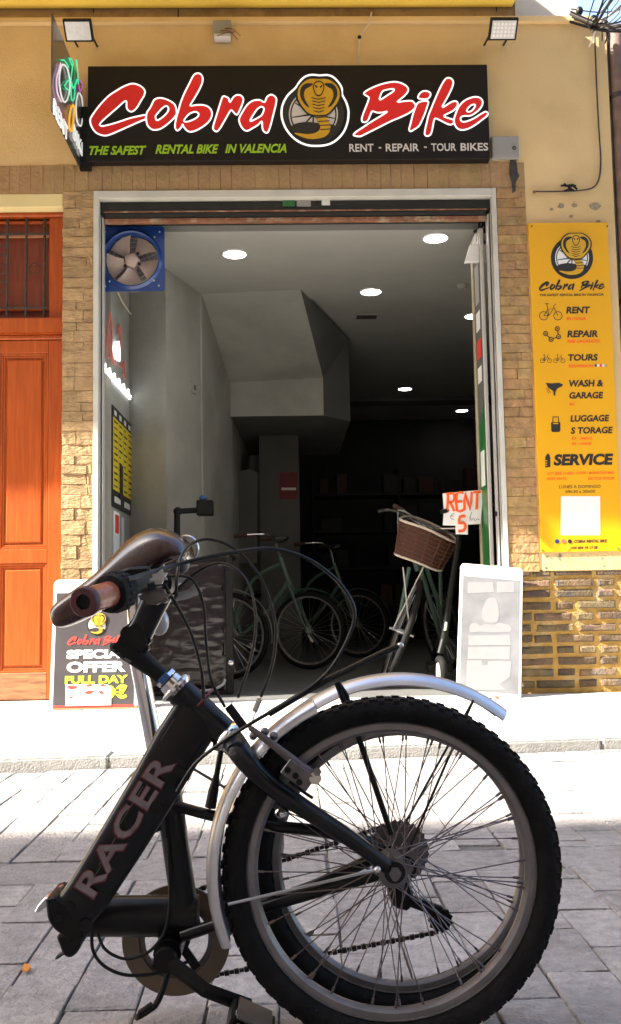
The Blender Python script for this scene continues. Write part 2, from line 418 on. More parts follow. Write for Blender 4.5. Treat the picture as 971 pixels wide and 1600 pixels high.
# ---- ground, road, pavers
road = struct(G().box(-60, 60, -60, 60, -0.30, -0.008).obj('road', 'road_base', smooth=False))
def paver_mesh(lx, ly, seed):
    rr = random.Random(seed); g = G().box(-lx/2, lx/2, -ly/2, ly/2, -0.05, 0.0)
    me = bpy.data.meshes.new('paver'); me.from_pydata([tuple(v) for v in g.v], [], g.f)
    bm = bmesh.new(); bm.from_mesh(me)
    bmesh.ops.recalc_face_normals(bm, faces=bm.faces)
    bm.faces.ensure_lookup_table()
    bmesh.ops.bevel(bm, geom=[e for e in bm.edges if all(v.co.z > -0.01 for v in e.verts)], offset=0.0025, segments=1, affect='EDGES')
    for v in bm.verts:
        v.co += Vector((rr.uniform(-1, 1), rr.uniform(-1, 1), rr.uniform(-0.5, 0.5)))*0.0022
    bm.to_mesh(me); bm.free(); me.materials.append(MATS['paver']); return me
PV = [paver_mesh(0.1100, 0.2085, 100+i) for i in range(6)]
GY0, GY1 = WZ(60, 1378, 0).y, WZ(60, 1344, 0).y      # strip of gutter stones across the street
rr = random.Random(3)
far_boxes = G(); npav = 0
cw, cl = 0.1125, 0.211
for ci in range(-26, 27):
    cx = ci*cw + 0.03
    off = (ci % 2)*cl/2 + rr.uniform(-0.012, 0.012)
    for ri in range(0, 22):
        y0 = 0.0+ri*cl+off; y1 = y0+cl; yc = (y0+y1)/2
        gy0, gy1 = GY0+0.02*cx, GY1+0.02*cx
        if y1 > gy0 and y0 < gy1:
            if y0 < gy0-0.05: y1 = gy0
            elif y1 > gy1+0.05: y0 = gy1
            else: continue
        ke = yk(cx)-0.008
        if y0 > ke-0.03: continue
        y1 = min(y1, ke); yc = (y0+y1)/2
        d = Vector((cx, yc, 0))-CP; k = d.dot(CF)
        inview = False
        if k > 0.3:
            u = 485.5+FPX*d.dot(CR)/k; v = 800-FPX*d.dot(CU)/k
            inview = -90 < u < 1061 and v < 1690
        if inview and npav < 300:
            o = link('paver', PV[rr.randrange(6)], road, (cx+rr.uniform(-0.0025, 0.0025), yc, rr.uniform(-0.003, 0.0015)))
            o.rotation_euler = (rr.uniform(-0.006, 0.006), rr.uniform(-0.008, 0.008), rr.uniform(-0.012, 0.012)+(math.pi if rr.random() < 0.5 else 0))
            o.scale = (rr.uniform(0.985, 1.01), (y1-y0)/cl*rr.uniform(0.99, 1.005), 1); npav += 1
        else:
            far_boxes.box(cx-0.0535, cx+0.0535, y0+0.003, y1-0.003, -0.05, rr.uniform(-0.003, 0.001))
stuff(far_boxes.obj('pavers_beyond', 'paver', road, smooth=False))
x = -3.0
while x < 3.0:
    w = rr.uniform(0.46, 0.56); ym = (GY0+GY1)/2+0.02*(x+w/2)
    G().box(x+0.004, x+w-0.004, ym-(GY1-GY0)/2+0.004, ym+(GY1-GY0)/2-0.004, -0.05, -0.002).obj('gutter_stone', 'gutter_stone', road, smooth=False, bevel=0.003)
    x += w

# ---- pavement and kerb
sw = G(); sw.poly([(-40, yk(-40)+0.15, -0.2), (40, yk(40)+0.15, -0.2), (40, 9.5, -0.2), (-40, 9.5, -0.2)] if False else
                  [(-12, yk(-12)+0.14, -0.25), (12, yk(12)+0.14, -0.25), (12, YF+0.05, -0.25), (-12, YF+0.05, -0.25)], (0, 0, 0.25+SWZ-0.012))
pavement = struct(sw.obj('pavement', 'slab', smooth=False))
ts = 0.40
for i in range(-9, 10):
    for j in range(0, 6):
        x0, x1 = i*ts+0.07, (i+1)*ts+0.07; y1 = YF-0.002-j*ts; y0 = y1-ts
        fa, fb = yk(x0)+0.155, yk(x1)+0.155
        if y1 < max(fa, fb)+0.03: continue
        a, b = max(y0, fa), max(y0, fb); g = 0.0025
        G().poly([(x0+g, a+g, SWZ-0.05), (x1-g, b+g, SWZ-0.05), (x1-g, y1-g, SWZ-0.05), (x0+g, y1-g, SWZ-0.05)],
                 (0, 0, 0.05+rr.uniform(-0.0015, 0.001))).obj('paving_slab', 'slab', pavement, smooth=False, bevel=0.002)
kerb = struct(G().poly([(-12, yk(-12)+0.012, -0.25), (12, yk(12)+0.012, -0.25), (12, yk(12)+0.15, -0.25), (-12, yk(-12)+0.15, -0.25)], (0, 0, 0.27)).obj('kerb', 'kerb', smooth=False))
x = -4.62
while x < 5:
    x1 = x+0.98
    G().poly([(x+0.003, yk(x), -0.05), (x1-0.003, yk(x1), -0.05), (x1-0.003, yk(x1)+0.152, -0.05), (x+0.003, yk(x)+0.152, -0.05)], (0, 0, 0.05+SWZ-0.003)).obj('kerb_stone', 'kerb', kerb, smooth=True, bevel=0.008, seg=2)
    x += 0.98

# ---- the shop's house
house = thing('shop_house', 'ochre plastered house with stone-framed shop opening and dark brick base', 'house', (0.08, YF, 0))
XPL, XFL, XFR, XPR, XWE = -1.33, -1.144, 1.302, 1.484, 2.03
ZL0, ZL1 = 3.108, 3.272
ZB = 0.772
wall = G()
wall.box(-14, XWE, YF+0.006, YF+0.45, ZL1, 4.20)            # plaster above the lintel
wall.box(XPR, XWE, YF+0.006, YF+0.14, ZB, ZL1)              # plaster right of the opening
wall.box(-14, -2.6, YF+0.006, YF+0.4, 0, ZL1)
plaster = wall.obj('plaster_wall', 'plaster', house, smooth=False)
G().box(-14, 1.47, YF+0.03, YF+0.45, 4.2, 4.36).obj('wall_band', 'band_brown', house, smooth=False)
G().box(1.47, 1.86, YF+0.02, YF+0.45, 4.212, 4.75).obj('upper_wall', 'grey_panel', house, smooth=False)
led = G().box(-14, 1.95, YF-0.022, YF+0.03, 4.165, 4.205)
led.obj('ledge', 'plaster', house, smooth=False, bevel=0.006)
bx1 = W(803, 10, YF).x
G().box(-14, -3.3, YF-0.83, YF+0.03, 4.285, 4.46).obj('balcony_slab', 'balcony_yellow', house, smooth=False, bevel=0.01)  # unseen stretch, kept shallower so sun reaches the low left wall
G().box(-3.29, bx1, YF-1.02, YF+0.03, 4.285, 4.46).obj('balcony_slab', 'balcony_yellow', house, smooth=False, bevel=0.01)  # underside is real; its unseen extra depth is shaped to shade the poster
G().box(-14, bx1-0.05, YF+0.03, YF+0.45, 4.46, 11.0).obj('upper_storeys', 'plaster', house, smooth=False)
# joints in the ledge band, cable clips
G().box(W(278, 25, YF).x-0.004, W(278, 25, YF).x+0.004, YF+0.026, YF+0.034, 4.205, 4.285).obj('band_joint', 'iron', house)
# cores behind the stones
core = G()
core.box(XPL+0.004, XFL-0.004, YF+0.02, YF+0.4, 0, ZL0)
core.box(XFR+0.002, XPR+0.001, YF+0.02, YF+0.14, 0, ZL0)
core.box(-2.6, XPR, YF+0.025, YF+0.4, ZL0+0.002, ZL1-0.001)
core_o = core.obj('masonry_core', 'mortar', house, smooth=False)
basec = G().box(XPR, 2.9, YF+0.016, YF+0.14, 0, ZB-0.012)
basec.box(XFR+0.003, XPR, YF+0.016, YF+0.0195, 0.03, 0.76)
base_o = basec.obj('brick_base', 'mortar_ochre', house, smooth=False)

def stone_mesh(lx, lz, seed, mat, jit=0.004, dep=0.06, cuts=2, bev=0.13):
    r2 = random.Random(seed); bm = bmesh.new()
    bmesh.ops.create_cube(bm, size=1.0)
    for v in bm.verts: v.co = Vector((v.co.x*lx, v.co.y*dep, v.co.z*lz))
    fr = [e for e in bm.edges if all(v.co.y < 0 for v in e.verts)]
    bmesh.ops.bevel(bm, geom=fr, offset=min(lx, lz)*bev, segments=1, affect='EDGES')
    ff = [f for f in bm.faces if f.normal.y < -0.9]
    ed = list({e for f in ff for e in f.edges if abs((e.verts[0].co-e.verts[1].co).x) > lx*0.4})
    bmesh.ops.subdivide_edges(bm, edges=ed, cuts=cuts)
    for v in bm.verts:
        if v.co.y < 0: v.co += Vector((r2.uniform(-1, 1)*jit*0.7, r2.uniform(-1, 1)*jit, r2.uniform(-1, 1)*jit*0.55))
    bmesh.ops.recalc_face_normals(bm, faces=bm.faces)
    me = bpy.data.meshes.new('stone'); bm.to_mesh(me); bm.free(); me.materials.append(MATS[mat]); return me

def courses(x0, x1, z0, z1, hs, lens, mat, name, parent, jit, gap, seed, yoff=0.0, bev=0.13):
    r2 = random.Random(seed); z = z0; n = 0
    while z < z1-0.015:
        h = r2.uniform(*hs); h = min(h, z1-z)
        if z1-(z+h) < hs[0]*0.6: h = z1-z
        x = x0
        while x < x1-0.01:
            w = r2.uniform(*lens)
            if x1-(x+w) < lens[0]*0.55: w = x1-x
            me = stone_mesh(max(w-gap, 0.02), h-gap, r2.randrange(10**6), mat, jit, bev=bev)
            o = link(name, me, parent, (x+w/2, YF+0.03+yoff+r2.uniform(-0.003, 0.003), z+h/2)); n += 1
            x += w
        z += h
    return n
nb = courses(XPL, XFL, SWZ-0.01, ZL0, (0.05, 0.085), (0.07, 0.19), 'stone', 'stone', core_o, 0.0034, 0.0008, 11, bev=0.05)
nb += courses(XFR+0.002, XPR, 0.76, ZL0, (0.048, 0.066), (0.09, 0.19), 'tan_brick', 'brick', core_o, 0.0026, 0.0008, 12, bev=0.045)
# soldier course over the openings
x = -1.98; r2 = random.Random(14)
while x < XPR-0.01:
    w = r2.uniform(0.055, 0.085)
    if XPR-(x+w) < 0.04: w = XPR-x
    zb = ZL0 if x > -1.36 else ZL0-0.012
    me = stone_mesh(w-0.0004, ZL1-zb-0.002, r2.randrange(10**6), 'lintel_stone', 0.0016, cuts=1, bev=0.035)
    link('brick', me, core_o, (x+w/2, YF+0.032+r2.uniform(-0.0015, 0.0015), (ZL1+zb)/2)); x += w; nb += 1
# old dark bricks low on the wall, wide ochre joints
BR = [stone_mesh(0.22, 0.043, 500+i, 'dark_brick', 0.005, bev=0.22) for i in range(6)]
BH = [stone_mesh(0.10, 0.043, 520+i, 'dark_brick', 0.005, bev=0.22) for i in range(4)]
z = SWZ+0.03; k = 0
while z < ZB-0.02:
    x = XFR+0.02-(0.0 if k % 2 else 0.13)
    q = k
    while x < 2.75:
        half = (q % 3 == 2) or (k % 4 == 3 and q % 2 == 0)
        w = 0.105 if half else 0.225
        if x+w > XFR+0.02:
            o = link('brick', (BH if half else BR)[r2.randrange(4)], base_o, (x+w/2, YF+0.034+r2.uniform(-0.002, 0.003), z+0.023+r2.uniform(-0.003, 0.003)))
            o.rotation_euler = (0, r2.uniform(-0.015, 0.015), 0); nb += 1
            if x < XFR+0.02: o.location.x += 0.06; o.scale.x = 0.6
        x += w+r2.uniform(0.022, 0.03); q += 1
    z += 0.0655; k += 1
# patch of worn plaster between brick base and poster
G().box(XPR+0.02, XWE, YF-0.002, YF+0.02, ZB-0.008, 0.885).obj('worn_plaster', 'plaster_old', house, smooth=False, bevel=0.004)
for (px_, py_, rx) in ((877, 322, 0.022), (898, 321, 0.018), (930, 322, 0.032), (893, 338, 0.013), (862, 327, 0.012), (935, 346, 0.014)):
    c = W(px_, py_, YF+0.004)
    r3 = random.Random(px_); pts = [(c.x+rx*r3.uniform(0.7, 1.2)*math.cos(a*0.7), YF+0.0055, c.z+rx*0.75*r3.uniform(0.7, 1.2)*math.sin(a*0.7)) for a in range(9)]
    G().poly(pts, (0, -0.0025, 0)).obj('plaster_damage', 'plaster_hole', house, smooth=False)
# dark water stain by the meter box
st = [(797, 250), (807, 251), (809, 268), (812, 275), (806, 284), (806, 298), (801, 302), (800, 286), (796, 270)]
G().poly([W(a, b, YF-0.005) for a, b in st], (0, 0.004, 0)).obj('damp_stain', 'iron', house, smooth=False)

# ---- door frame of the shop, roller shutter
fr = thing('shutter_frame', 'pale painted metal frame around the wide shop opening', 'door frame', (0.08, YF, SWZ))
G().box(XFL, XFL+0.030, YF-0.008, YF+0.13, SWZ, ZL0-0.001).obj('jamb', 'frame_paint', fr, smooth=False, bevel=0.002)
G().box(XFR-0.026, XFR, YF-0.008, YF+0.13, SWZ, ZL0-0.001).obj('jamb', 'frame_paint', fr, smooth=False, bevel=0.002)
G().box(XFL+0.030, XFR-0.026, YF-0.007, YF+0.13, ZL0-0.048, ZL0-0.002).obj('head', 'frame_paint', fr, smooth=False, bevel=0.002)
for xx in (XFL+0.032, XFR-0.052):
    g = G().box(xx, xx+0.006, YF+0.02, YF+0.08, SWZ, 2.95).box(xx+0.016, xx+0.022, YF+0.02, YF+0.08, SWZ, 2.95).box(xx+0.006, xx+0.016, YF+0.07, YF+0.08, SWZ, 2.95)
    g.obj('guide_rail', 'alu', fr, smooth=False)
sh = thing('roller_shutter', 'black rolled-up shutter with rusty bottom rail above shop opening', 'shutter', (0.08, YF+0.1, 2.9))
G().box(XFL+0.031, XFR-0.027, YF+0.05, YF+0.25, 2.985, ZL0-0.049).obj('shutter_box', 'shutter_black', sh, smooth=False, bevel=0.004)
G().box(XFL+0.056, XFR-0.054, YF+0.035, YF+0.06, 2.948, 2.986).obj('slat', 'shutter_black', sh, smooth=False, bevel=0.006)
G().box(XFL+0.056, XFR-0.054, YF+0.028, YF+0.062, 2.986, 2.992).obj('slat_edge', 'rust', sh, smooth=False)
G().box(XFL+0.058, XFR-0.056, YF+0.03, YF+0.075, 2.925, 2.947).obj('bottom_rail', 'rust', sh, smooth=False, bevel=0.003)
FS = Face((0, YF+0.048, 0), (1, 0, 0), (0, 0, 1))
FS.rect((442, 311, 461, 323), 'door_green', sh, 'sticker', 0.001)
FS.rect((464, 311, 486, 323), 'grey_metal', sh, 'sticker', 0.001)
FS.rect((503, 312, 516, 321), 'print_white', sh, 'sticker', 0.001)

# ---- inside the shop
ZC = 2.95
A_ = WZ(259, 420, ZC); B_ = WZ(317, 461, ZC); C_ = WZ(470, 452, ZC); D_ = WZ(545, 530, ZC)
E_ = W(365, 598, 8.2); F_ = W(505, 590, 8.2); E2 = W(365, 651, 8.2); F2 = W(505, 649, 8.2)
YB = 13.0
struct(G().box(-2.6, 3.2, YF+0.002, YB, -0.2, SWZ-0.004).obj('shop_floor', 'int_floor', smooth=False))
g = G().box(-2.6, 3.2, YF+0.26, 7.33, ZC, ZC+0.12)
struct(g.obj('shop_ceiling', 'int_ceiling', smooth=False))
struct(G().box(-2.6, 3.2, 7.331, YB, ZC+0.03, ZC+0.15).obj('shop_ceiling_rear', 'int_ceiling', smooth=False))
g = G().box(-1.3, -1.115, YF+0.41, 6.80, SWZ-0.05, ZC-0.001)
struct(g.obj('shop_wall_near', 'int_wall', smooth=False))
pl = [(-1.16, 6.81), (A_.x, A_.y), (B_.x, B_.y), (E_.x-0.02, E_.y+0.05), (E_.x+0.12, YB), (-2.0, YB), (-2.0, 6.81)]
struct(G().poly([(a, b, SWZ-0.05) for a, b in pl], (0, 0, ZC-0.001-SWZ+0.05)).obj('shop_wall_slanted', 'int_wall', smooth=False))
struct(G().box(XFR+0.004, 2.5, YF+0.141, 6.0, SWZ-0.05, ZC-0.001).obj('shop_wall_return', 'int_wall', smooth=False))
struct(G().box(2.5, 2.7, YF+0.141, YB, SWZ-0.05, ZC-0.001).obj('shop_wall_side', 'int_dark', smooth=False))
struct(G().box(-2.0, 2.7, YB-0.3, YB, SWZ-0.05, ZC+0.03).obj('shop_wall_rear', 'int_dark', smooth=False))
stair = thing('stair_underside', 'sloping boxed-in underside of a staircase below shop ceiling', 'staircase', (0, 7.8, 2.2))
g = G(); t = ZC-0.0005
vs = [(B_.x-0.1, B_.y-0.02, t), (C_.x, C_.y, t), (F_.x, F_.y, F_.z), (E_.x-0.06, E_.y, E_.z)]
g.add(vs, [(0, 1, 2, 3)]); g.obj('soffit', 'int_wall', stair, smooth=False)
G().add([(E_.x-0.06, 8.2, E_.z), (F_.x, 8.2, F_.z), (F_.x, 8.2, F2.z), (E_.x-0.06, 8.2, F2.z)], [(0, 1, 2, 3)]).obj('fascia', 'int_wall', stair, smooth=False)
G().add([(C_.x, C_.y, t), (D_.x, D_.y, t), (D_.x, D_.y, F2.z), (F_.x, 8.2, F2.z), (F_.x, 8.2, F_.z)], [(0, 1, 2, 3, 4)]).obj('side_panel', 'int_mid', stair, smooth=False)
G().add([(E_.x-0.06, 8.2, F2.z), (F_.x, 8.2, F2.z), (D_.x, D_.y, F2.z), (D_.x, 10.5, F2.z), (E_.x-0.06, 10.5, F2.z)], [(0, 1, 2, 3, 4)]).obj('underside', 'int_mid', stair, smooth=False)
c0, c1 = W(405, 700, 9.2).x, W(467, 700, 9.2).x
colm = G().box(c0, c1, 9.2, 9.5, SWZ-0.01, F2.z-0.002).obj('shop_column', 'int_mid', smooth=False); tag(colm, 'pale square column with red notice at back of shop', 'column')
FP = Face((0, 9.198, 0), (1, 0, 0), (0, 0, 1))
nt_ = thing('wall_notice', 'small red and white notice taped to the shop column', 'notice', W(451, 778, 9.19))
FP.rect((437, 738, 465, 780), 'dull_red', nt_, 'sheet', 0.001)
FP.rect((440, 762, 463, 766), 'print_grey', nt_, 'stripe', 0.004)
bm_ = G().box(0.45, 2.5, 11.2, 11.5, WZ(640, 640, 0).z if False else W(640, 626, 11.2).z, ZC+0.029).obj('ceiling_beam', 'int_mid', smooth=False); struct(bm_)
LG = 'round ceiling downlights of the shop'
for i, (lx, ly, fac, lab) in enumerate((
        (367, 396, 0, 'round ceiling downlight near the blue fan'), (681, 371, 0, 'round ceiling downlight nearest the white router box'),
        (580, 455, 0, 'round ceiling downlight in the middle beside the stair soffit'), (741, 493, 0, 'round ceiling downlight half hidden by the open door edge'),
        (633, 607, 1, 'small far downlight lighting the ceiling beam'), (722, 641, 1, 'small far downlight lowest in the shop opening'))):
    zc = ZC if ly < 460 else ZC+0.03
    if fac: zc = ZC+0.03
    p = WZ(lx, ly, zc)
    t_ = thing('downlight', lab, 'ceiling light', p, LG)
    rad = 0.072
    G().disc(p-Vector((0, 0, 0.006)), (0, 0, 1), rad, 0.008, 28).obj('diffuser', 'lamp_far' if fac else 'lamp', t_)
    G().torus(p-Vector((0, 0, 0.004)), (0, 0, 1), rad+0.008, 0.007, 28, 8).obj('bezel', 'board_white', t_)

vt = thing('ceiling_vent', 'small dark ventilation grille in the shop ceiling', 'vent', WZ(573, 493, ZC+0.03))
pv = WZ(573, 493, ZC+0.03)
G().box(pv.x-0.10, pv.x+0.10, pv.y-0.06, pv.y+0.06, ZC+0.018, ZC+0.029).obj('frame', 'int_ceiling', vt, smooth=False, bevel=0.002)
for k in range(5): G().box(pv.x-0.085, pv.x+0.085, pv.y-0.05+k*0.022, pv.y-0.042+k*0.022, ZC+0.012, ZC+0.0175).obj('slat', 'int_dark', vt, smooth=False)
sn = thing('smoke_detector', 'small round smoke detector on the shop ceiling', 'smoke detector', WZ(722, 445, ZC))
ps = WZ(722, 445, ZC); G().lathe([(0.0001, -0.035), (0.03, -0.033), (0.042, -0.018), (0.045, 0.0)], ps, (0, 0, 1), 20).obj('case', 'int_ceiling', sn)
sk = thing('wall_socket', 'small socket plate on the slanted inside wall', 'socket', W(290, 606, 6.9))
wd = Vector((B_.x-A_.x, B_.y-A_.y, 0)).normalized(); wn = Vector((wd.y, -wd.x, 0)); pk = A_+wd*0.45; pk.z = W(290, 606, pk.y).z
G().obox(pk+wn*0.006, wd*0.04, Vector((0, 0, 0.04)), wn*0.006).obj('plate', 'int_ceiling', sk, smooth=False, bevel=0.002)
G().obox(pk+wn*0.0135, wd*0.018, Vector((0, 0, 0.018)), wn*0.001).obj('inset', 'int_mid', sk, smooth=False)

# ---- wooden house door on the left
YD = YF+0.10
door = thing('wooden_door', 'orange-brown panelled wooden house door with iron-grilled transom', 'door', (-1.8, YD, SWZ))
G().box(-2.6, XPL, YF+0.004, YF+0.12, W(50, 323, YF).z, ZL0-0.013).obj('door_head', 'plaster_light', door, smooth=False, bevel=0.003)
zt = W(50, 323, YF).z
FD = Face((0, YD, 0), (1, 0, 0), (0, 0, 1))
def dz(y): return W(50, y, YD).z
def dx(x): return W(x, 700, YD).x
G().box(-2.45, XPL+0.0, YD-0.02, YD+0.08, dz(340), zt-0.001).obj('top_rail', 'wood', door, smooth=False, bevel=0.006)
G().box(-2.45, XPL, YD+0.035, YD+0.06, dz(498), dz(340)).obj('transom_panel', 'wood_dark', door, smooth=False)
G().box(dx(75), XPL, YD+0.0, YD+0.05, dz(498), dz(340)).obj('transom_stile', 'wood', door, smooth=False, bevel=0.004)
for a, b in ((344, 348), (366, 369), (480, 484)):
    G().box(-2.3, dx(76), YD+0.012, YD+0.034, dz(b), dz(a)).obj('transom_rail', 'wood' if a != 366 else 'wood_edge', door, smooth=False, bevel=0.002)
gr = partgroup('grille', door)
for gx in (-68, -39, -20, 9, 39, 68):
    xx = dx(gx); G().tube([(xx, YD-0.004, dz(499)), (xx, YD-0.004, dz(342))], 0.008, 8).obj('bar', 'iron', gr)
for gy in (367, 482):
    G().box(-2.3, dx(75), YD-0.016, YD-0.010, dz(gy)-0.006, dz(gy)+0.006).obj('flat_bar', 'iron', gr, smooth=False)
for gx, gy in ((3, 391), (3, 420), (3, 448), (54, 420)):
    p = W(gx, gy, YD-0.006); G().torus(p, (0, 1, 0), 0.032, 0.004, 24, 6).obj('scroll', 'iron', gr)
G().box(-2.45, XPL, YD-0.035, YD+0.06, dz(524), dz(498)).obj('cross_rail', 'wood', door, smooth=False, bevel=0.01, seg=2)
G().box(-2.45, XPL, YD-0.015, YD+0.06, dz(531), dz(524)).obj('cross_rail_lower', 'wood', door, smooth=False, bevel=0.006)
leaf = G().box(dx(-8), XPL, YD+0.012, YD+0.05, dz(1094), dz(531)).obj('door_leaf', 'wood', door, smooth=False)
G().box(dx(76), XPL, YD-0.006, YD+0.011, dz(1093), dz(532)).obj('stile', 'wood', leaf, smooth=False, bevel=0.003)
G().box(dx(-9), dx(0), YD-0.006, YD+0.011, dz(1093), dz(532)).obj('stile', 'wood', leaf, smooth=False, bevel=0.003)
for a, b, m_ in ((532, 552, 'wood'), (858, 880, 'wood'), (1051, 1093, 'wood_worn')):
    G().box(dx(0)+0.001, dx(76)-0.001, YD-0.005, YD+0.011, dz(b), dz(a)).obj('rail', m_, leaf, smooth=False, bevel=0.003)
for a, b in ((552, 858), (880, 1051)):
    x0, x1, z0, z1 = dx(0)+0.002, dx(76)-0.002, dz(b)+0.001, dz(a)-0.001
    mw = 0.026
    g = G()
    for q in range(2):
        o_ = q*0.013; d_ = 0.0045*(2-q)
        g.box(x0+o_, x0+o_+0.012, YD+0.008-d_, YD+0.0115, z0+o_, z1-o_); g.box(x1-o_-0.012, x1-o_, YD+0.008-d_, YD+0.0115, z0+o_, z1-o_)
        g.box(x0+o_+0.012, x1-o_-0.012, YD+0.008-d_, YD+0.0115, z0+o_, z0+o_+0.012); g.box(x0+o_+0.012, x1-o_-0.012, YD+0.008-d_, YD+0.0115, z1-o_-0.012, z1-o_)
    g.obj('moulding', 'wood', leaf, smooth=False, bevel=0.002)
    G().box(x0+mw+0.012, x1-mw-0.012, YD+0.0, YD+0.0118, z0+mw+0.012, z1-mw-0.012).obj('panel', 'wood', leaf, smooth=False, bevel=0.01)
l2 = G().box(-2.455, dx(-8)-0.006, YD+0.0, YD+0.05, dz(1094), dz(531)).obj('door_leaf', 'wood', door, smooth=False, bevel=0.003)
G().box(-2.6, -2.46, YF+0.02, YD+0.3, 0, ZL0).obj('door_jamb', 'mortar', door, smooth=False)
G().box(-2.6, XPL+0.001, YD-0.09, YD+0.3, -0.1, dz(1095)).obj('door_sill', 'slab', door, smooth=False, bevel=0.004)
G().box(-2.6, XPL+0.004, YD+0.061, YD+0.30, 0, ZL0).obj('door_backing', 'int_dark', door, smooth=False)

# ---- neighbour at the right edge, pipe
nbh = thing('neighbour_house', 'grey-green rendered neighbouring house at the far right edge', 'house', (3.5, YF+0.3, 0))
G().box(XWE+0.005, 8.0, YF+0.09, YF+3.0, 0, 4.05).obj('wall', 'neighbour_wall', nbh, smooth=False)
G().box(XWE+0.004, 8.0, YF+0.03, YF+3.05, 4.051, 4.12).obj('coping', 'kerb', nbh, smooth=False, bevel=0.01)
pipe = thing('downpipe', 'brown drainpipe running down beside the ochre wall edge', 'pipe', (2.095, YF+0.03, 0))
G().tube([(2.10, YF+0.03, 0), (2.10, YF+0.03, 4.15)], 0.048, 16).obj('tube', 'pipe_brown', pipe)
for z in (0.9, 2.4, 3.7): G().disc((2.10, YF+0.03, z), (0, 0, 1), 0.054, 0.03, 18).obj('bracket', 'iron', pipe)

# ---- house across the street, behind the photographer (its roof shades the near half of the road)
opp = thing('opposite_house', 'tall plain ochre house across the street behind the viewpoint', 'house', (-12, -1.2, 0))
OY, OH = -1.2, 12.15
G().box(-44, 14, OY-8, OY, 0, OH).obj('wall', 'opp_wall', opp, smooth=False)
G().box(-44, 14, OY-8, OY+0.12, OH+0.001, OH+0.25).obj('cornice', 'opp_wall', opp, smooth=False)
for i in range(10):
    for z in (1.0, 4.4, 7.8):
        x = -9+i*2.2
        w_ = G().box(x-0.5, x+0.5, OY-0.1, OY+0.012, z, z+1.9).obj('window', 'opp_glass', opp, smooth=False)
        G().box(x-0.6, x+0.6, OY+0.013, OY+0.08, z-0.1, z-0.001).obj('sill', 'kerb', w_, smooth=False)

# ================================================================== SIGNS AND THINGS ON THE FACADE
def zc(ox, oy, s): return lambda pts: [(ox+a/s, oy+b/s) for a, b in pts]
ZA, ZB_, ZD, ZE, ZG = zc(130, 100, 6.069), zc(270, 100, 5.394), zc(545, 100, 8.09), zc(640, 100, 7.19), zc(430, 105, 7.469)
LETTERS = [
 [ZA([(460,195),(510,200),(560,225),(590,265),(580,310),(550,360),(515,420),(485,450),(455,460),(425,440),(415,410),(416,370),(405,358),(380,375),(320,430),(250,490),(190,545),(162,580),(180,595),(230,588),(330,560),(450,520),(540,500),(596,492),(594,530),(560,545),(480,580),(390,620),(300,660),(230,685),(180,682),(130,660),(95,620),(75,575),(72,530),(100,480),(160,400),(240,315),(320,260),(390,220)])],
 [ZA([(640,420),(660,380),(680,345),(720,330),(770,335),(830,360),(870,390),(885,430),(891,475),(880,500),(855,530),(800,580),(740,620),(690,632),(650,625),(615,590),(602,540),(602,495),(612,460)]), ZA([(690,505),(710,475),(750,430),(790,405),(812,425),(805,460),(770,500),(730,530),(700,540)])],
 [ZB_([(215,85),(240,95),(255,125),(250,170),(220,235),(180,305),(150,358),(200,352),(260,352),(305,370),(330,405),(330,450),(300,500),(240,545),(190,570),(150,578),(120,565),(95,535),(86,515),(75,540),(45,568),(25,550),(22,520),(30,470),(42,425),(50,400),(70,330),(100,255),(140,175),(180,100)]), ZB_([(98,488),(115,455),(150,422),(195,410),(220,425),(213,450),(180,473),(130,492)])],
 [ZB_([(425,280),(455,285),(475,300),(483,330),(510,290),(540,268),(575,272),(597,300),(590,340),(565,400),(545,433),(525,425),(495,395),(470,430),(430,500),(400,550),(375,575),(350,565),(342,540),(355,490),(380,410),(405,330)])],
 [ZB_([(830,265),(855,275),(875,300),(870,350),(850,430),(830,510),(810,570),(795,587),(770,575),(757,545),(752,490),(720,520),(670,550),(630,570),(595,555),(568,510),(562,465),(590,410),(630,350),(680,315),(735,310),(775,328),(795,285)]), ZB_([(655,488),(672,450),(710,392),(745,367),(768,377),(768,400),(748,440),(700,470)])],
 [ZD([(570,235),(640,245),(710,275),(750,320),(740,370),(690,425),(615,488),(700,480),(790,475),(825,500),(846,540),(825,580),(760,630),(660,680),(540,730),(420,790),(300,850),(200,900),(140,925),(62,910),(90,870),(180,810),(300,730),(400,670),(485,612),(430,622),(360,625),(300,607),(275,650),(250,710),(215,745),(175,740),(165,700),(190,620),(230,520),(255,440),(230,415),(190,385),(230,345),(330,295),(450,255)]), ZD([(390,460),(404,400),(432,352),(500,332),(570,327),(558,360),(500,398),(440,438)])],
 [ZE([(72,475),(100,440),(160,425),(210,430),(200,480),(170,570),(130,660),(100,710),(50,745),(10,765),(-5,740),(10,680),(30,600),(52,530)])],
 [ZE([(95,390),(110,345),(150,315),(200,315),(235,340),(225,380),(190,405),(130,402)])],
 [ZE([(440,165),(475,180),(490,220),(470,290),(420,390),(367,488),(400,480),(460,440),(510,425),(540,445),(530,490),(480,540),(385,590),(430,615),(490,635),(494,670),(465,690),(420,680),(350,645),(290,620),(270,660),(255,740),(235,800),(200,818),(170,800),(175,740),(195,660),(210,590),(250,490),(300,370),(350,260),(400,180)])],
 [ZE([(740,378),(790,390),(820,430),(805,490),(750,550),(680,590),(620,592),(582,602),(572,630),(592,656),(640,653),(720,620),(800,570),(850,545),(877,560),(870,590),(820,630),(740,690),(660,735),(590,750),(540,735),(507,690),(497,640),(512,580),(550,490),(610,425),(680,390)]), ZE([(642,533),(662,497),(700,468),(735,468),(723,505),(690,538),(657,546)])],
]
YS = YF-0.062
sign = thing('shop_sign', 'long black shop sign with red brush lettering above the opening', 'sign', W(450, 250, YF))
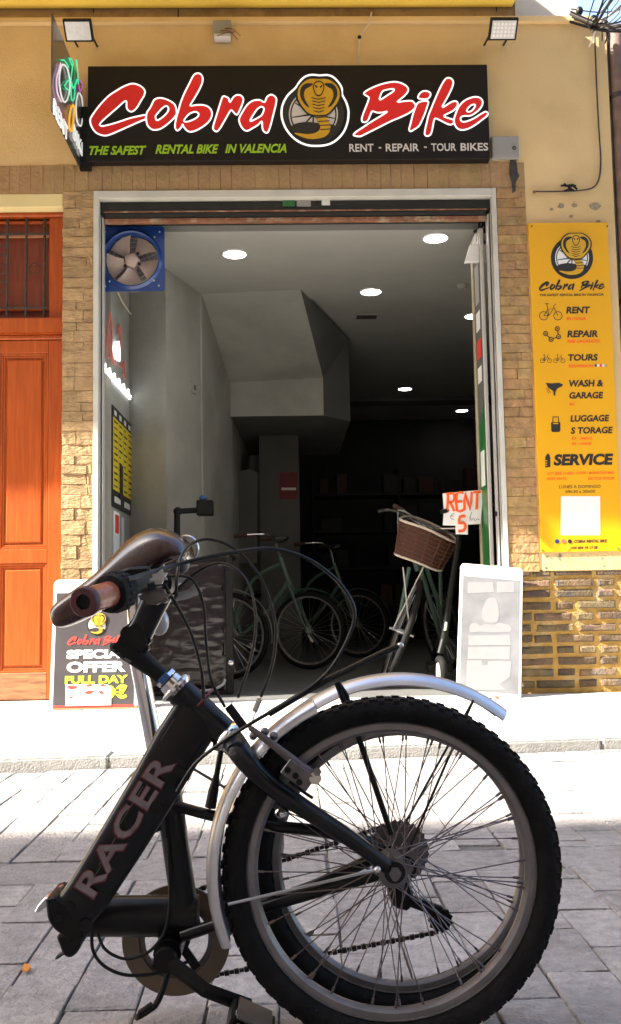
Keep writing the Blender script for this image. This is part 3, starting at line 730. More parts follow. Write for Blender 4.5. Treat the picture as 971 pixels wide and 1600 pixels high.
s0, s1 = W(137.4, 178, YS), W(763.8, 174, YS); zt_, zb_ = W(450, 102, YS).z, W(450, 250.3, YS).z
G().box(s0.x, s1.x, YS, YF+0.004, zb_, zt_).obj('panel', 'sign_black', sign, smooth=False, bevel=0.002)
FG = Face((0, YS, 0), (1, 0, 0), (0, 0, 1))
for L in LETTERS:
    lt = FG.shape(L, 'sign_red', sign, 'letter', 0.0, 0.010, sm=3)
    for lp in L:
        FG.line(lp, 0.0050, 'sign_white', lt, 'outline', 0.010, closed=True, sub=3, n=6)
FG.text('THE SAFEST', (140, 228, 229, 242), 'print_green', sign, shear=0.3, bold=0.03)
FG.text('RENTAL BIKE', (243, 226, 342, 240), 'print_green', sign, shear=0.3, bold=0.03)
FG.text('IN VALENCIA', (352, 225, 448, 239), 'print_green', sign, shear=0.3, bold=0.03)
FG.text('RENT', (546, 225, 584, 237), 'print_grey', sign, bold=0.015)
FG.text('-', (592, 230, 596, 232), 'print_grey', sign, bold=0.01)
FG.text('REPAIR', (603, 224.5, 655, 236.5), 'print_grey', sign, bold=0.015)
FG.text('-', (663, 229, 667, 231), 'print_grey', sign, bold=0.01)
FG.text('TOUR', (674, 224, 713, 236), 'print_grey', sign, bold=0.015)
FG.text('BIKES', (720, 223.5, 763, 235.5), 'print_grey', sign, bold=0.015)

def emblem(face, cx, cy, r, parent, off, light, ring=None, scale_d=1.0):
    """a plain snake-over-wheel badge: pixel centre and radius"""
    e = 0.002*scale_d
    def T(pts): return [(cx+a*r, cy+b*r) for a, b in pts]
    circ = [(math.cos(2*math.pi*i/40), math.sin(2*math.pi*i/40)) for i in range(40)]
    em = face.shape([T(circ)], 'print_black', parent, 'emblem_disc', off, e)
    face.shape([T([(a*0.80, b*0.80) for a, b in circ]), T([(a*0.76, b*0.76) for a, b in circ])], light, em, 'rim_ring', off+e, e)
    face.shape([T([(a*0.71, b*0.71) for a, b in circ])], light, em, 'wheel_ground', off+e, e)
    for k in range(9):
        a = math.pi*2*k/9+0.2
        face.shape([T([(0.03*math.sin(a), -0.03*math.cos(a)), (0.7*math.cos(a)+0.015*math.sin(a), 0.7*math.sin(a)-0.015*math.cos(a)), (0.7*math.cos(a)-0.015*math.sin(a), 0.7*math.sin(a)+0.015*math.cos(a)), (-0.03*math.sin(a), 0.03*math.cos(a))])], 'print_black', em, 'spoke', off+2*e, e*0.6)
    # coil and neck
    face.shape([T([(-0.72, 0.40), (-0.3, 0.26), (0.2, 0.30), (0.72, 0.38), (0.55, 0.72), (0.0, 0.90), (-0.5, 0.74)])], 'print_black', em, 'coil_shade', off+2.7*e, e*0.6, sm=4)
    face.shape([T([(-0.04, -0.16), (0.40, -0.16), (0.42, 0.10), (0.55, 0.34), (0.50, 0.62), (0.25, 0.78), (-0.2, 0.80), (-0.62, 0.62), (-0.2, 0.66), (0.10, 0.60), (0.22, 0.44), (0.12, 0.18)])], 'gold', em, 'snake_body', off+3.4*e, e, sm=4)
    for k in range(5):
        y = -0.02+k*0.13; x = 0.02+k*0.05
        face.shape([T([(x, y), (x+0.40, y-0.03), (x+0.41, y), (x+0.01, y+0.03)])], 'print_black', em, 'scale_line', off+4.5*e, e*0.4)
    # hood, plain leaf shape, two dark ovals, blunt head
    hood = [(0.12, -1.12), (0.50, -1.10), (0.80, -0.85), (0.84, -0.50), (0.62, -0.16), (0.40, 0.02), (-0.06, 0.02), (-0.30, -0.16), (-0.50, -0.50), (-0.46, -0.86), (-0.18, -1.10)]
    face.shape([T([(0.17+(a-0.17)*1.10, -0.55+(b+0.55)*1.08) for a, b in hood])], 'print_black', em, 'hood_edge', off+4.6*e, e*0.7, sm=4)
    face.shape([T(hood)], 'gold', em, 'hood', off+5.5*e, e, sm=4)
    for sx in (-1, 1):
        cres = [(0.18, -0.96), (0.40, -0.98), (0.57, -0.84), (0.60, -0.56), (0.44, -0.28), (0.30, -0.20), (0.42, -0.40), (0.48, -0.60), (0.43, -0.78), (0.30, -0.86)]
        face.shape([T([(0.17+sx*a_, b_) for a_, b_ in cres])], 'print_black', em, 'hood_mark', off+6.6*e, e*0.4, sm=3)
        face.shape([T([(0.17+sx*a_, b_) for a_, b_ in [(0.03, -0.86), (0.11, -0.93), (0.13, -0.88), (0.05, -0.81)]])], 'print_black', em, 'eye', off+7.8*e, e*0.4)
    face.shape([T([(0.17+a_, b_) for a_, b_ in [(0, -1.06), (0.14, -1.0), (0.19, -0.84), (0.11, -0.62), (0, -0.55), (-0.11, -0.62), (-0.19, -0.84), (-0.14, -1.0)]])], 'print_black', em, 'head_edge', off+6.6*e, e*0.4, sm=3)
    face.shape([T([(0.17+a_*0.8, -0.82+(b_+0.82)*0.82) for a_, b_ in [(0, -1.06), (0.14, -1.0), (0.19, -0.84), (0.11, -0.62), (0, -0.55), (-0.11, -0.62), (-0.19, -0.84), (-0.14, -1.0)]])], 'gold', em, 'head', off+7.2*e, e*0.5, sm=3)
    for k in range(5):
        y = -0.50+k*0.105; w = 0.24-0.015*k
        face.shape([T([(0.17-w, y-0.03), (0.17, y+0.02), (0.17+w, y-0.03), (0.17+w*0.95, y), (0.17, y+0.055), (0.17-w*0.95, y)])], 'print_black', em, 'belly_line', off+6.6*e, e*0.4)
    return em
em = emblem(FG, 490, 179, 48, sign, 0.0, 'print_grey')
FG.line(ZG([(430,92),(520,100),(610,95),(680,120),(740,180),(780,250),(782,320),(825,400),(852,480),(858,550),(845,650),(800,760),(720,850),(620,905),(480,922),(350,905),(230,840),(140,740),(90,630),(76,540),(90,440),(150,330),(240,245),(290,170),(350,115)]), 0.0062, 'sign_white', em, 'outline', 0.004, closed=True, sub=3)

# ---- projecting neon sign at the left end
neon = thing('neon_sign', 'projecting dark acrylic sign with glowing neon bicycle and rental words', 'neon sign', W(130, 250, YF))
nx = W(128, 120, YF-0.02).x
nf, nb_ = 4.80, YF-0.02
tf = WX(87.5, 33, nx); bf = WX(77, 172, nx); tb = WX(131, 122, nx); bb = WX(121, 236, nx)
yf_ = (tf.y+bf.y)/2; ybk = YF-0.005
zt1, zb1 = tf.z, bf.z+0.035
G().add([(nx, yf_, zt1), (nx, ybk, zt1-0.0), (nx, ybk, zb1), (nx, yf_, zb1), (nx-0.008, yf_, zt1), (nx-0.008, ybk, zt1), (nx-0.008, ybk, zb1), (nx-0.008, yf_, zb1)],
        [(0,1,2,3),(7,6,5,4),(0,4,5,1),(1,5,6,2),(2,6,7,3),(3,7,4,0)]).obj('acrylic_panel', 'acrylic', neon, smooth=False)
G().box(nx-0.008, s0.x+0.012, YF-0.045, YF+0.004, zb1+0.0, zt1-0.15).obj('mounting_post', 'part_black', neon, smooth=False)
FN = Face((nx+0.001, 5.0, 0), (0, 1, 0), (0, 0, 1))          # its face looks towards +x
ZN = zc(0, 0, 4.855)
def nl(pts, r, mat, closed=False, sub=4): return FN.line(ZN(pts), r*0.72, mat, neon, 'neon_tube', 0.008, closed, sub)
nl([(465,490),(500,520),(520,620),(512,720),(485,775),(460,740),(440,640),(445,540)], 0.007, 'neon_pale', True)
nl([(450,480),(440,520),(420,600),(425,700),(455,770)], 0.006, 'neon_pink')
nl([(590,705),(612,745),(620,840),(612,930),(600,955),(575,920),(567,820),(575,740)], 0.007, 'neon_pale', True)
nl([(455,455),(480,460),(500,490),(510,510)], 0.006, 'neon_green')
nl([(515,440),(530,450),(545,480),(540,500),(525,470),(515,440)], 0.006, 'neon_green')
nl([(540,510),(530,590),(528,680),(535,760),(555,745),(560,640),(580,600),(545,670),(525,600),(480,650),(505,680)], 0.006, 'neon_green', sub=2)
nl([(568,450),(578,520),(585,640)], 0.006, 'neon_green')
nl([(590,600),(615,640),(600,695),(590,650)], 0.006, 'neon_violet')
nl([(530,820),(550,800),(552,860),(535,990),(515,960),(518,880)], 0.008, 'neon_orange', True)
def neon_word(st, x0, x1, mat):
    # word along the sloping lower edge: laid out on the panel in metres
    ya, za = WX(*ZN([x0])[0], nx).y, WX(*ZN([x0])[0], nx).z
    yb, zb = WX(*ZN([x1])[0], nx).y, WX(*ZN([x1])[0], nx).z
    me = text_mesh(st, mat, abs(yb-ya), 0.085, bold=0.0, ext=0.008)
    FN.put('lettering', me, neon, 0.004, ya-5.0, min(za, zb)-0.01)
neon_word('RENT', (398, 850), (503, 935), 'neon_pale')
neon_word('BIKE', (545, 1030), (628, 1120), 'neon_pale')

# ---- flood lamps, cctv bracket, meter box, wires
for (x0, y0, x1, y1, lab) in ((100, 33, 146, 61, 'black-framed floodlight above left end of shop sign'), (764, 30, 809, 60, 'black-framed floodlight above right end of shop sign')):
    c = W((x0+x1)/2, (y0+y1)/2, YF-0.25)
    fl = thing('floodlight', lab, 'floodlight', c, 'floodlights over the sign')
    hw = 0.083; tilt = R_(-42)                       # glass faces down and out
    n = Vector((0, -math.cos(R_(48)), -math.sin(R_(48)))); u = Vector((0, -n.z, n.y)); u = Vector((0, -math.sin(R_(48)), math.cos(R_(48))))
    r = Vector((1, 0, 0))
    G().obox(c, r*hw, u*0.062, n*0.014).obj('housing', 'part_black', fl, smooth=False, bevel=0.004)
    G().obox(c+n*0.0165, r*(hw-0.012), u*0.05, n*0.002).obj('lens', 'lamp_glass', fl, smooth=False)
    if x0 > 300:
        for i in range(6):
            for j in range(4):
                G().obox(c+n*0.0195+r*((i-2.5)*0.022)+u*((j-1.5)*0.021), r*0.007, u*0.007, n*0.001).obj('light_chip', 'print_white', fl, smooth=False)
    G().bar(c-n*0.01+Vector((0.06, 0, 0)), (c.x+0.06, YF+0.01, c.z+0.05), 0.012, 0.004).obj('bracket', 'part_black', fl, smooth=False)
    G().bar(c-n*0.01-Vector((0.06, 0, 0)), (c.x-0.06, YF+0.01, c.z+0.05), 0.012, 0.004).obj('bracket', 'part_black', fl, smooth=False)
    G().tube(smooth_loop([c-n*0.01, (c.x+0.01, YF-0.1, c.z+0.08), (c.x+0.03, YF+0.03, 4.22), (c.x+0.03, YF+0.02, 4.29)], 5, False), 0.004, 6).obj('cable', 'cable_black', fl)
c = W(348, 50, YF-0.03)
br = thing('junction_box', 'weathered metal junction box with loose wires above the sign', 'junction box', c)
G().box(c.x-0.055, c.x+0.055, YF-0.06, YF+0.007, c.z-0.03, c.z+0.06).obj('case', 'grey_box', br, smooth=False, bevel=0.003)
G().box(c.x-0.05, c.x+0.05, YF-0.068, YF-0.0, c.z-0.052, c.z-0.031).obj('socket_strip', 'print_grey', br, smooth=False, bevel=0.002)
for k, (a, b_) in enumerate((((345, 48), (372, 62)), ((352, 44), (376, 56)), ((340, 56), (366, 50)))):
    p, q = W(*a, YF-0.07), W(*b_, YF-0.06); G().tube(smooth_loop([p, (p+q)/2+Vector((0, -0.02, 0.015-0.01*k)), q], 4, False), 0.004, 6).obj('wire', 'rust', br)
p0, p1 = W(580, 22, YF-0.0), W(563, 98, YF-0.0)
wr = thing('wire_conduit', 'thin pale wire dropping from the ledge to the top of the sign', 'wire', p1)
G().tube([W(581, 19, YF-0.03), W(577, 36, YF-0.035), W(562, 58, YF-0.012), W(560, 98, YF-0.012)], 0.005, 6).obj('wire', 'cream', wr)
G().ball(W(562, 58, YF-0.016), 0.012).obj('clip', 'part_black', wr)
c0_, c1_ = W(767.5, 214, YF-0.02), W(811, 247.5, YF-0.02)
mb = thing('meter_box', 'flat grey metal box with round lock beside the sign', 'meter box', ((c0_.x+c1_.x)/2, YF, c1_.z))
G().box(c0_.x, c1_.x, YF-0.03, YF+0.007, c1_.z, c0_.z).obj('case', 'grey_box', mb, smooth=False, bevel=0.003)
G().box(c0_.x+0.006, c1_.x-0.006, YF-0.034, YF-0.0301, c1_.z+0.006, c0_.z-0.006).obj('lid', 'grey_metal', mb, smooth=False, bevel=0.001)
lc = W(804, 231, YF-0.036)
G().torus(lc, (0, 1, 0), 0.010, 0.0025, 16, 6).obj('lock', 'iron', mb)
vw = thing('wall_cable', 'thin dark cable hanging along the right wall edge and turning left', 'cable', W(935, 290, YF))
G().tube(smooth_loop([W(x, y, YF-0.006) for x, y in ((929, 38), (932, 120), (936, 200), (939, 250), (936, 280), (925, 294), (900, 298), (870, 299), (834, 299))], 4, False), 0.005, 6).obj('cable', 'iron', vw)
G().ball(W(835, 300, YF-0.006), 0.010).obj('plug', 'rust', vw)
g = G(); r4 = random.Random(5)
for k in range(9):
    p = W(880+r4.uniform(-6, 14), 295+r4.uniform(-5, 4), YF-0.015); q = W(880+r4.uniform(-8, 24), 294+r4.uniform(-6, 5), YF-0.02)
    g.tube([p, (p+q)/2+Vector((0, -0.012, r4.uniform(-0.008, 0.01))), q], 0.0065, 6)
g.obj('tape_knot', 'cable_black', vw)
# bundle of street cables at the upper right corner
cb = thing('cable_bundle', 'tangle of overhead cables and clips at the upper right corner', 'cables', W(930, 35, YF-0.05))
r5 = random.Random(8)
for k in range(12):
    a = W(928+r5.uniform(-8, 10), 40+r5.uniform(-8, 12), YF-0.05-0.03*r5.random()); b_ = W(r5.uniform(930, 1010), r5.uniform(-60, 8), YF-0.5-0.6*r5.random())
    m = (a+b_)/2+Vector((r5.uniform(-0.05, 0.05), 0, r5.uniform(-0.10, 0.02)))
    G().tube(smooth_loop([a, m, b_], 6, False), r5.choice([0.003, 0.004, 0.006, 0.008]), 6).obj('cable', r5.choice(['cable_black', 'cable_black', 'iron', 'grey_metal', 'print_white']), cb)
for k in range(6):
    a = W(893+r5.uniform(-3, 6), 14+k*4, YF-0.06); b_ = W(1000, 8+k*9+r5.uniform(-10, 10), YF-0.25)
    m = (a+b_)/2+Vector((0, 0, -0.03-0.05*r5.random()))
    G().tube(smooth_loop([a, m, b_], 6, False), r5.choice([0.004, 0.006, 0.009]), 6).obj('cable', r5.choice(['cable_black', 'iron', 'part_black']), cb)
for k in range(5):
    a = W(915+k*10, 36, YF-0.07); b_ = W(918+k*9+r5.uniform(-8, 8), 60+r5.uniform(-8, 14), YF-0.04)
    G().tube(smooth_loop([a, (a+b_)/2+Vector((r5.uniform(-0.04, 0.04), -0.03, 0)), b_], 5, False), 0.0045, 6).obj('cable', r5.choice(['cable_black', 'iron', 'print_white']), cb)
for x, y in ((906, 17), (928, 30), (946, 38)): G().ball(W(x, y, YF-0.08), 0.022, 0.02, 0.028).obj('clamp', 'part_black', cb)

# ---- tall yellow price poster
YP = YF-0.012
FY = Face((0, YP, 0), (1, 0, 0), (0, 0, 1))
pst = thing('price_poster', 'tall yellow rental price poster on the wall right of the opening', 'poster', W(905, 863, YF))
xl, xr = W(836, 606, YP).x, W(961, 606, YP).x; zt2, zb2 = W(890, 348, YP).z, W(900, 862, YP).z
G().box(xl, xr, YP, YF+0.007, zb2, zt2).obj('panel', 'yellow_panel', pst, smooth=False, bevel=0.001)
emblem(FY, 894, 403, 33, pst, 0.0, 'print_white', scale_d=0.6)
def zp1(p): return (825+p[0]/6.65, 340+p[1]/6.65)
def zp2(p): return (825+p[0]/5.335, 570+p[1]/5.335)
def T1(st, b, mat='print_black', **k): a = zp1(b[:2]); c = zp1(b[2:]); FY.text(st, (*a, *c), mat, pst, ext=0.001, **k)
def T2(st, b, mat='print_black', **k): a = zp2(b[:2]); c = zp2(b[2:]); FY.text(st, (*a, *c), mat, pst, ext=0.001, **k)
# small version of the brush lettering: same strokes, scaled
for L in LETTERS:
    FY.shape([[((842+(x-141)*0.193) if x < 500 else (905+(x-552)*0.193), 437+(y-118)*0.19-(x-141)*0.0016) for x, y in lp] for lp in L], 'print_black', pst, 'letter', 0.0, 0.001, sm=2)
T1('THE SAFEST RENTAL BIKE IN VALENCIA', (122, 790, 790, 815), bold=0.02)
T1('RENT', (398, 925, 648, 996), shear=0.15, bold=0.04); T1('€5 / HOUR', (400, 1033, 603, 1066), 'print_orange', shear=0.2, bold=0.03)
T1('REPAIR', (408, 1172, 728, 1243), shear=0.15, bold=0.04); T1('FREE DIAGNOSTIC', (410, 1268, 755, 1302), 'print_orange', shear=0.2, bold=0.03)
T1('TOURS', (420, 1418, 728, 1488), shear=0.15, bold=0.04); T1('€25/PERSON', (420, 1525, 680, 1557), 'print_orange', shear=0.2, bold=0.03)
for k, m in enumerate(('fan_blue', 'print_white', 'print_red', 'print_grey', 'grey_metal')):
    a = zp1((695+k*26, 1524)); c = zp1((717+k*26, 1548)); FY.rect((*a, *c), m, pst, 'flag', 0.0, 0.001)
T2('WASH &', (343, 125, 628, 183), shear=0.15, bold=0.04); T2('GARAGE', (345, 226, 630, 282), shear=0.15, bold=0.04); T2('€5', (345, 315, 392, 340), 'print_orange', shear=0.2, bold=0.03)
T2('LUGGAGE', (354, 418, 680, 474), shear=0.15, bold=0.04); T2('S TORAGE', (358, 518, 710, 574), shear=0.15, bold=0.04)
T2('€3 - SMALL', (362, 600, 540, 624), 'print_orange', shear=0.2, bold=0.03); T2('€5 - LARGE', (364, 645, 532, 669), 'print_orange', shear=0.2, bold=0.03)
T2('SERVICE', (214, 742, 714, 838), shear=0.15, bold=0.05)
T2('CITY BIKE - E BIKE - E STEP - MOUNTAIN BIKE', (160, 892, 722, 914), 'print_orange', shear=0.2, bold=0.02)
T2('BABY SEATS', (160, 938, 322, 960), 'print_orange', shear=0.2, bold=0.02); T2('BICYCLE TRAILER', (502, 936, 722, 958), 'print_orange', shear=0.2, bold=0.02)
T2('LUNES A DOMINGO', (262, 1003, 606, 1028), bold=0.0); T2('09h30 a 20h00', (314, 1045, 560, 1068), bold=0.0)
FY.rect((*zp2((276, 1096)), *zp2((603, 1420))), 'print_white', pst, 'blank_square', 0.0, 0.001)
for k, m in enumerate(('fan_blue', 'neon_red', 'print_black')):
    a = zp2((244+k*53, 1472)); c = FY.px(*a, 0.0015); G().disc(c, (0, 1, 0), 0.0125, 0.002, 18).obj('icon_dot', m, pst)
c = FY.px(*zp2((330, 1527)), 0.0015); G().disc(c, (0, 1, 0), 0.0125, 0.002, 18).obj('icon_dot', 'print_green', pst)
T2('COBRA RENTAL BIKE', (385, 1457, 660, 1482), shear=0.2, bold=0.03); T2('+34 604 19 17 58', (358, 1512, 582, 1536), shear=0.2, bold=0.03)
def icon_line(pts, r, closed=False): FY.line([zp1(p) for p in pts], r, 'print_black', pst, 'icon_line', 0.0, closed, 1, 5)
def icon_ring(cx, cy, rr_, r=0.002, nn=20): icon_line([(cx+rr_*math.cos(2*math.pi*i/nn), cy+rr_*math.sin(2*math.pi*i/nn)) for i in range(nn)], r, True)
def icon_bike(x0, y0, s, r=0.0022):
    icon_ring(x0+45*s, y0+90*s, 43*s, r); icon_ring(x0+193*s, y0+90*s, 43*s, r)
    icon_line([(x0+45*s, y0+90*s), (x0+90*s, y0+25*s), (x0+150*s, y0+10*s), (x0+98*s, y0+88*s), (x0+45*s, y0+90*s)], r); icon_line([(x0+98*s, y0+88*s), (x0+78*s, y0-35*s)], r)
    icon_line([(x0+193*s, y0+90*s), (x0+148*s, y0-8*s), (x0+170*s, y0-35*s)], r); icon_line([(x0+58*s, y0-35*s), (x0+98*s, y0-35*s)], r)
icon_bike(120, 900+30, 1.0); icon_bike(130, 1430+12, 0.5, 0.0015); icon_bike(268, 1430+12, 0.5, 0.0015)
for a, b_ in ((185, 1205), (242, 1265), (320, 1238), (307, 1155)): icon_ring(a, b_, 21, 0.003); icon_ring(a, b_, 6, 0.002, 8)
icon_line([(195, 1222), (230, 1250)], 0.003); icon_line([(262, 1258), (300, 1243)], 0.003); icon_line([(318, 1218), (310, 1175)], 0.003)
FY.shape([[zp2(p) for p in [(148,150),(200,155),(260,150),(295,165),(285,180),(250,195),(232,220),(228,258),(216,255),(212,220),(170,190)]]], 'print_black', pst, 'icon_saddle', 0.0, 0.001)
FY.line([zp2(p) for p in [(155, 195), (175, 240)]], 0.0015, 'print_black', pst, 'icon_line', 0, False, 1); FY.line([zp2(p) for p in [(165, 190), (190, 235)]], 0.0015, 'print_black', pst, 'icon_line', 0, False, 1)
FY.shape([[zp2(p) for p in [(196,478),(268,478),(272,490),(272,548),(262,560),(205,560),(195,548),(194,490)]]], 'print_black', pst, 'icon_case', 0.0, 0.001)
FY.line([zp2(p) for p in [(210, 478), (210, 434), (256, 434), (256, 478)]], 0.003, 'print_black', pst, 'icon_line', 0, False, 1)
FY.rect((*zp2((210, 486)), *zp2((254, 494))), 'yellow_panel', pst, 'icon_slot', 0.0012, 0.0006)
FY.shape([[zp2(p) for p in [(145,770),(158,748),(168,738),(180,750),(188,772),(188,850),(150,858),(145,850)]]], 'print_black', pst, 'icon_bottle', 0.0, 0.001)
for k in range(4): FY.rect((*zp2((146, 795+k*14)), *zp2((162, 800+k*14))), 'yellow_panel', pst, 'icon_slot', 0.0012, 0.0006)
for a, b_ in ((122, 1548), (755, 1535)): c = FY.px(*zp2((a, b_)), 0.002); G().ball(c, 0.005).obj('screw', 'iron', pst)
for a, b_ in ((825, 90), (40, 90)): c = FY.px(*zp1((a, b_)), 0.002); G().ball(c, 0.005).obj('screw', 'iron', pst)

# ---- special-offer board on the pavement, left
lb = thing('offer_board', 'white-framed dark sandwich board with special offer lettering on pavement', 'sandwich board', WZ(146, 1108, SWZ))
o0 = WZ(147, 1108, SWZ); yb0 = o0.y
th = R_(7); ub = Vector((0, math.sin(th), math.cos(th)))
FB = Face((o0.x, yb0, SWZ+0.001), (1, 0.0, 0), ub)
def rrect(x0, y0, x1, y1, r, n=5):
    out = []
    for cx, cy, a0 in ((x1-r, y0+r, -90), (x1-r, y1-r, 0), (x0+r, y1-r, 90), (x0+r, y0+r, 180)):
        for k in range(n+1):
            a = R_(a0+90*k/n); out.append((cx+r*math.cos(a), cy+r*math.sin(a)))
    return out
a = FB.uv(81, 1010); b_ = FB.uv(216, 1008); hgt = FB.uv(147, 905)[1]
wl, wr_ = a[0], b_[0]
FB.put('board', filled([rrect(wl, 0, wr_, hgt, 0.03)], 'board_white', 0.02), lb, -0.02)
FB.put('poster', filled([[(wl+0.018, 0.022), (wr_-0.018, 0.022), (wr_-0.018, hgt-0.075), (wl+0.018, hgt-0.075)]], 'poster_dark', 0.002), lb, 0.0)
FB.put('red_band', filled([[(wl+0.018, 0.006), (wr_-0.01, 0.006), (wr_-0.018, 0.021), (wl+0.018, 0.021)]], 'print_red', 0.002), lb, 0.0)
def zo(p): return (70+p[0]/6.069, 880+p[1]/6.069)
def TO(st, b, mat, **k): FB.text(st, (*zo(b[:2]), *zo(b[2:])), mat, lb, 0.002, **k)
emblem(FB, *zo((498, 588)), 16.5, lb, 0.002, 'print_white', scale_d=0.6)
for L in LETTERS:
    FB.shape([[((105.5+(x-141)*0.178) if x < 500 else (159.5+(x-552)*0.178), 991.5+(y-118)*0.18) for x, y in lp] for lp in L], 'print_red', lb, 'letter', 0.002, 0.002, sm=2)
TO('SPECIAL', (210, 818, 800, 905), 'print_white', bold=0.05); TO('OFFER', (210, 930, 770, 1035), 'print_white', bold=0.05)
TO('FULL DAY', (195, 1065, 790, 1142), 'print_lime', bold=0.045); TO('0€', (570, 1150, 785, 1285), 'print_lime', bold=0.05)
FB.shape([[zo(p) for p in [(200, 1152), (600, 1150), (632, 1185), (632, 1345), (200, 1355)]]], 'paper', lb, 'price_sheet', 0.0045, 0.001)
for pts in ([(218,1160),(318,1165),(300,1190),(250,1200),(222,1180)], [(380,1160),(440,1150),(475,1165),(400,1172)], [(515,1158),(560,1150),(605,1168),(540,1170)], [(370,1225),(430,1205),(480,1210),(440,1240),(400,1242)], [(230,1262),(300,1262),(240,1285)], [(505,1210),(550,1212),(570,1240),(530,1240)]):
    FB.shape([[zo(p) for p in pts]], 'print_red', lb, 'smudged_print', 0.0058, 0.001)
for sx in (wl+0.03, wr_-0.05):
    p = FB.pt(sx, hgt-0.02, -0.022); G().bar(p, (p.x, yb0+0.30, SWZ), 0.02, 0.012).obj('prop_leg', 'wood_edge', lb, smooth=False)
FB.put('foot', filled([[(wl-0.002, 0.0), (wr_+0.004, 0.0), (wr_+0.004, 0.006), (wl-0.002, 0.006)]], 'wood_edge', 0.01), lb, -0.001)

# ---- bleached board leaning at the right side of the opening
rb = thing('bleached_board', 'sun-bleached white and grey leaning board right of the opening', 'sandwich board', WZ(765, 1090, SWZ))
o1 = WZ(765, 1091, SWZ); yr0 = min(o1.y, YF-0.22)
top_y = YF-0.035
hz = W(768, 885, top_y).z-SWZ; lean = math.atan2(top_y-yr0, hz)
bC = W(764, 1088, yr0); bC.z = SWZ+0.008; tC = W(769, 884, top_y)
ur = (tC-bC).normalized(); rr0 = (Vector((1, 0, 0))-ur*ur.x).normalized()
FR = Face(bC, rr0, ur)
bl, brr = FR.uv(714, 1085)[0], FR.uv(813, 1087)[0]; tl, tr = FR.uv(720, 886)[0], FR.uv(818, 882)[0]; hh = FR.uv(769, 884)[1]
xl_, xr_ = (bl+tl)/2, (brr+tr)/2
FR.put('board', filled([rrect(xl_, 0, xr_, hh, 0.02)], 'board_white', 0.018), rb, -0.018)
FR.put('wood_backing', filled([[(xl_+0.004, 0.0), (xr_+0.006, 0.0), (xr_+0.006, hh-0.03), (xl_+0.004, hh-0.03)]], 'wood_edge', 0.012), rb, -0.031)
FR.put('faded_panel', filled([[(xl_+0.014, 0.03), (xr_-0.014, 0.03), (xr_-0.014, hh-0.075), (xl_+0.014, hh-0.075)]], 'board_grey', 0.002), rb, 0.0)
def zr(p): return (700+p[0]/6.664, 870+p[1]/6.664)
for pts, s_ in (([(210,265),(465,262),(480,370),(205,382)],0), ([(510,260),(695,258),(692,370),(512,375)],0), ([(410,440),(450,425),(500,440),(530,560),(520,660),(460,690),(380,670),(355,600),(370,520)],4),
            ([(225,760),(240,700),(290,690),(340,720),(380,700),(480,710),(520,690),(600,700),(655,730),(650,780),(560,785),(450,790),(330,780),(240,790)],2),
            ([(215,820),(640,815),(660,920),(215,925)],0), ([(210,940),(650,935),(640,1070),(205,1065)],0), ([(200,1080),(350,1075),(360,1130),(410,1130),(420,1090),(520,1085),(660,1090),(650,1250),(540,1330),(600,1385),(190,1390)],0)):
    FR.shape([[zr(p) for p in pts]], 'faded_white', rb, 'faded_print', 0.002, 0.001, sm=s_)
FR.shape([[zr(p) for p in [(385, 93), (525, 90), (522, 108), (390, 110)]]], 'grey_metal', rb, 'clip_plate', 0.0, 0.003)
FR.put('bottom_strip', filled([[(xl_+0.22, -0.002), (xr_-0.12, -0.002), (xr_-0.13, 0.012), (xl_+0.2, 0.012)]], 'rust', 0.004), rb, 0.002)
G().box(0, 0.001, 0, 0.001, 0, 0.001)

# ---- extractor fan in the upper left corner of the opening
YN = YF+0.18
fan = thing('extractor_fan', 'square blue extractor fan with pale blades in upper opening corner', 'fan', W(210, 455, YN))
FF = Face((0, YN, 0), (1, 0, 0), (0, 0, 1))
u0, v1 = FF.uv(161, 355); u1, v0 = FF.uv(258, 455)
fc = FF.uv(206, 406); fr_ = 0.172
hole = [(fc[0]+fr_*math.cos(2*math.pi*i/48), fc[1]+fr_*math.sin(2*math.pi*i/48)) for i in range(48)]
FF.put('plate', filled([rrect(u0, v0, u1, v1, 0.022), hole], 'fan_blue', 0.008), fan)
cc = FF.pt(*fc)
G().lathe([(fr_+0.020, -0.009), (fr_+0.004, -0.026), (fr_-0.004, -0.02), (fr_-0.008, 0.05), (fr_, 0.05), (fr_, -0.0)], cc, (0, 1, 0), 48).obj('shroud_ring', 'fan_blue', fan)
G().disc(cc+Vector((0, 0.075, 0)), (0, 1, 0), fr_+0.01, 0.004, 40).obj('rear_plate', 'grey_metal', fan)  # plain grey disc behind the blades and guard
for k in range(5):
    a = R_(90-38+72*k); g = G(); vs = []
    for i, rr_ in enumerate((0.05, 0.09, 0.13, 0.16)):
        for j in range(4):
            b_ = a+R_((-24+i*-3)+j*(16+i*1.2)); vs.append(cc+Vector((rr_*math.cos(b_), 0.022+(j-1.5)*0.014, rr_*math.sin(b_))))
    g.add(vs, [(i*4+j, i*4+j+1, (i+1)*4+j+1, (i+1)*4+j) for i in range(3) for j in range(3)])
    g.obj('blade', 'fan_blade', fan)
G().lathe([(0.001, -0.012), (0.035, -0.010), (0.05, 0.0), (0.055, 0.05)], cc, (0, 1, 0), 5).obj('hub', 'fan_blade', fan)
for a in (330, 225, 45): G().ball(cc+Vector((0.055*math.cos(R_(a)), -0.004, 0.055*math.sin(R_(a)))), 0.010).obj('hub_bolt', 'part_black', fan)
for rr_ in (0.045, 0.075, 0.105, 0.135, 0.16): G().torus(cc+Vector((0, 0.062, 0)), (0, 1, 0), rr_, 0.0016, 40, 5).obj('guard_ring', 'steel', fan)
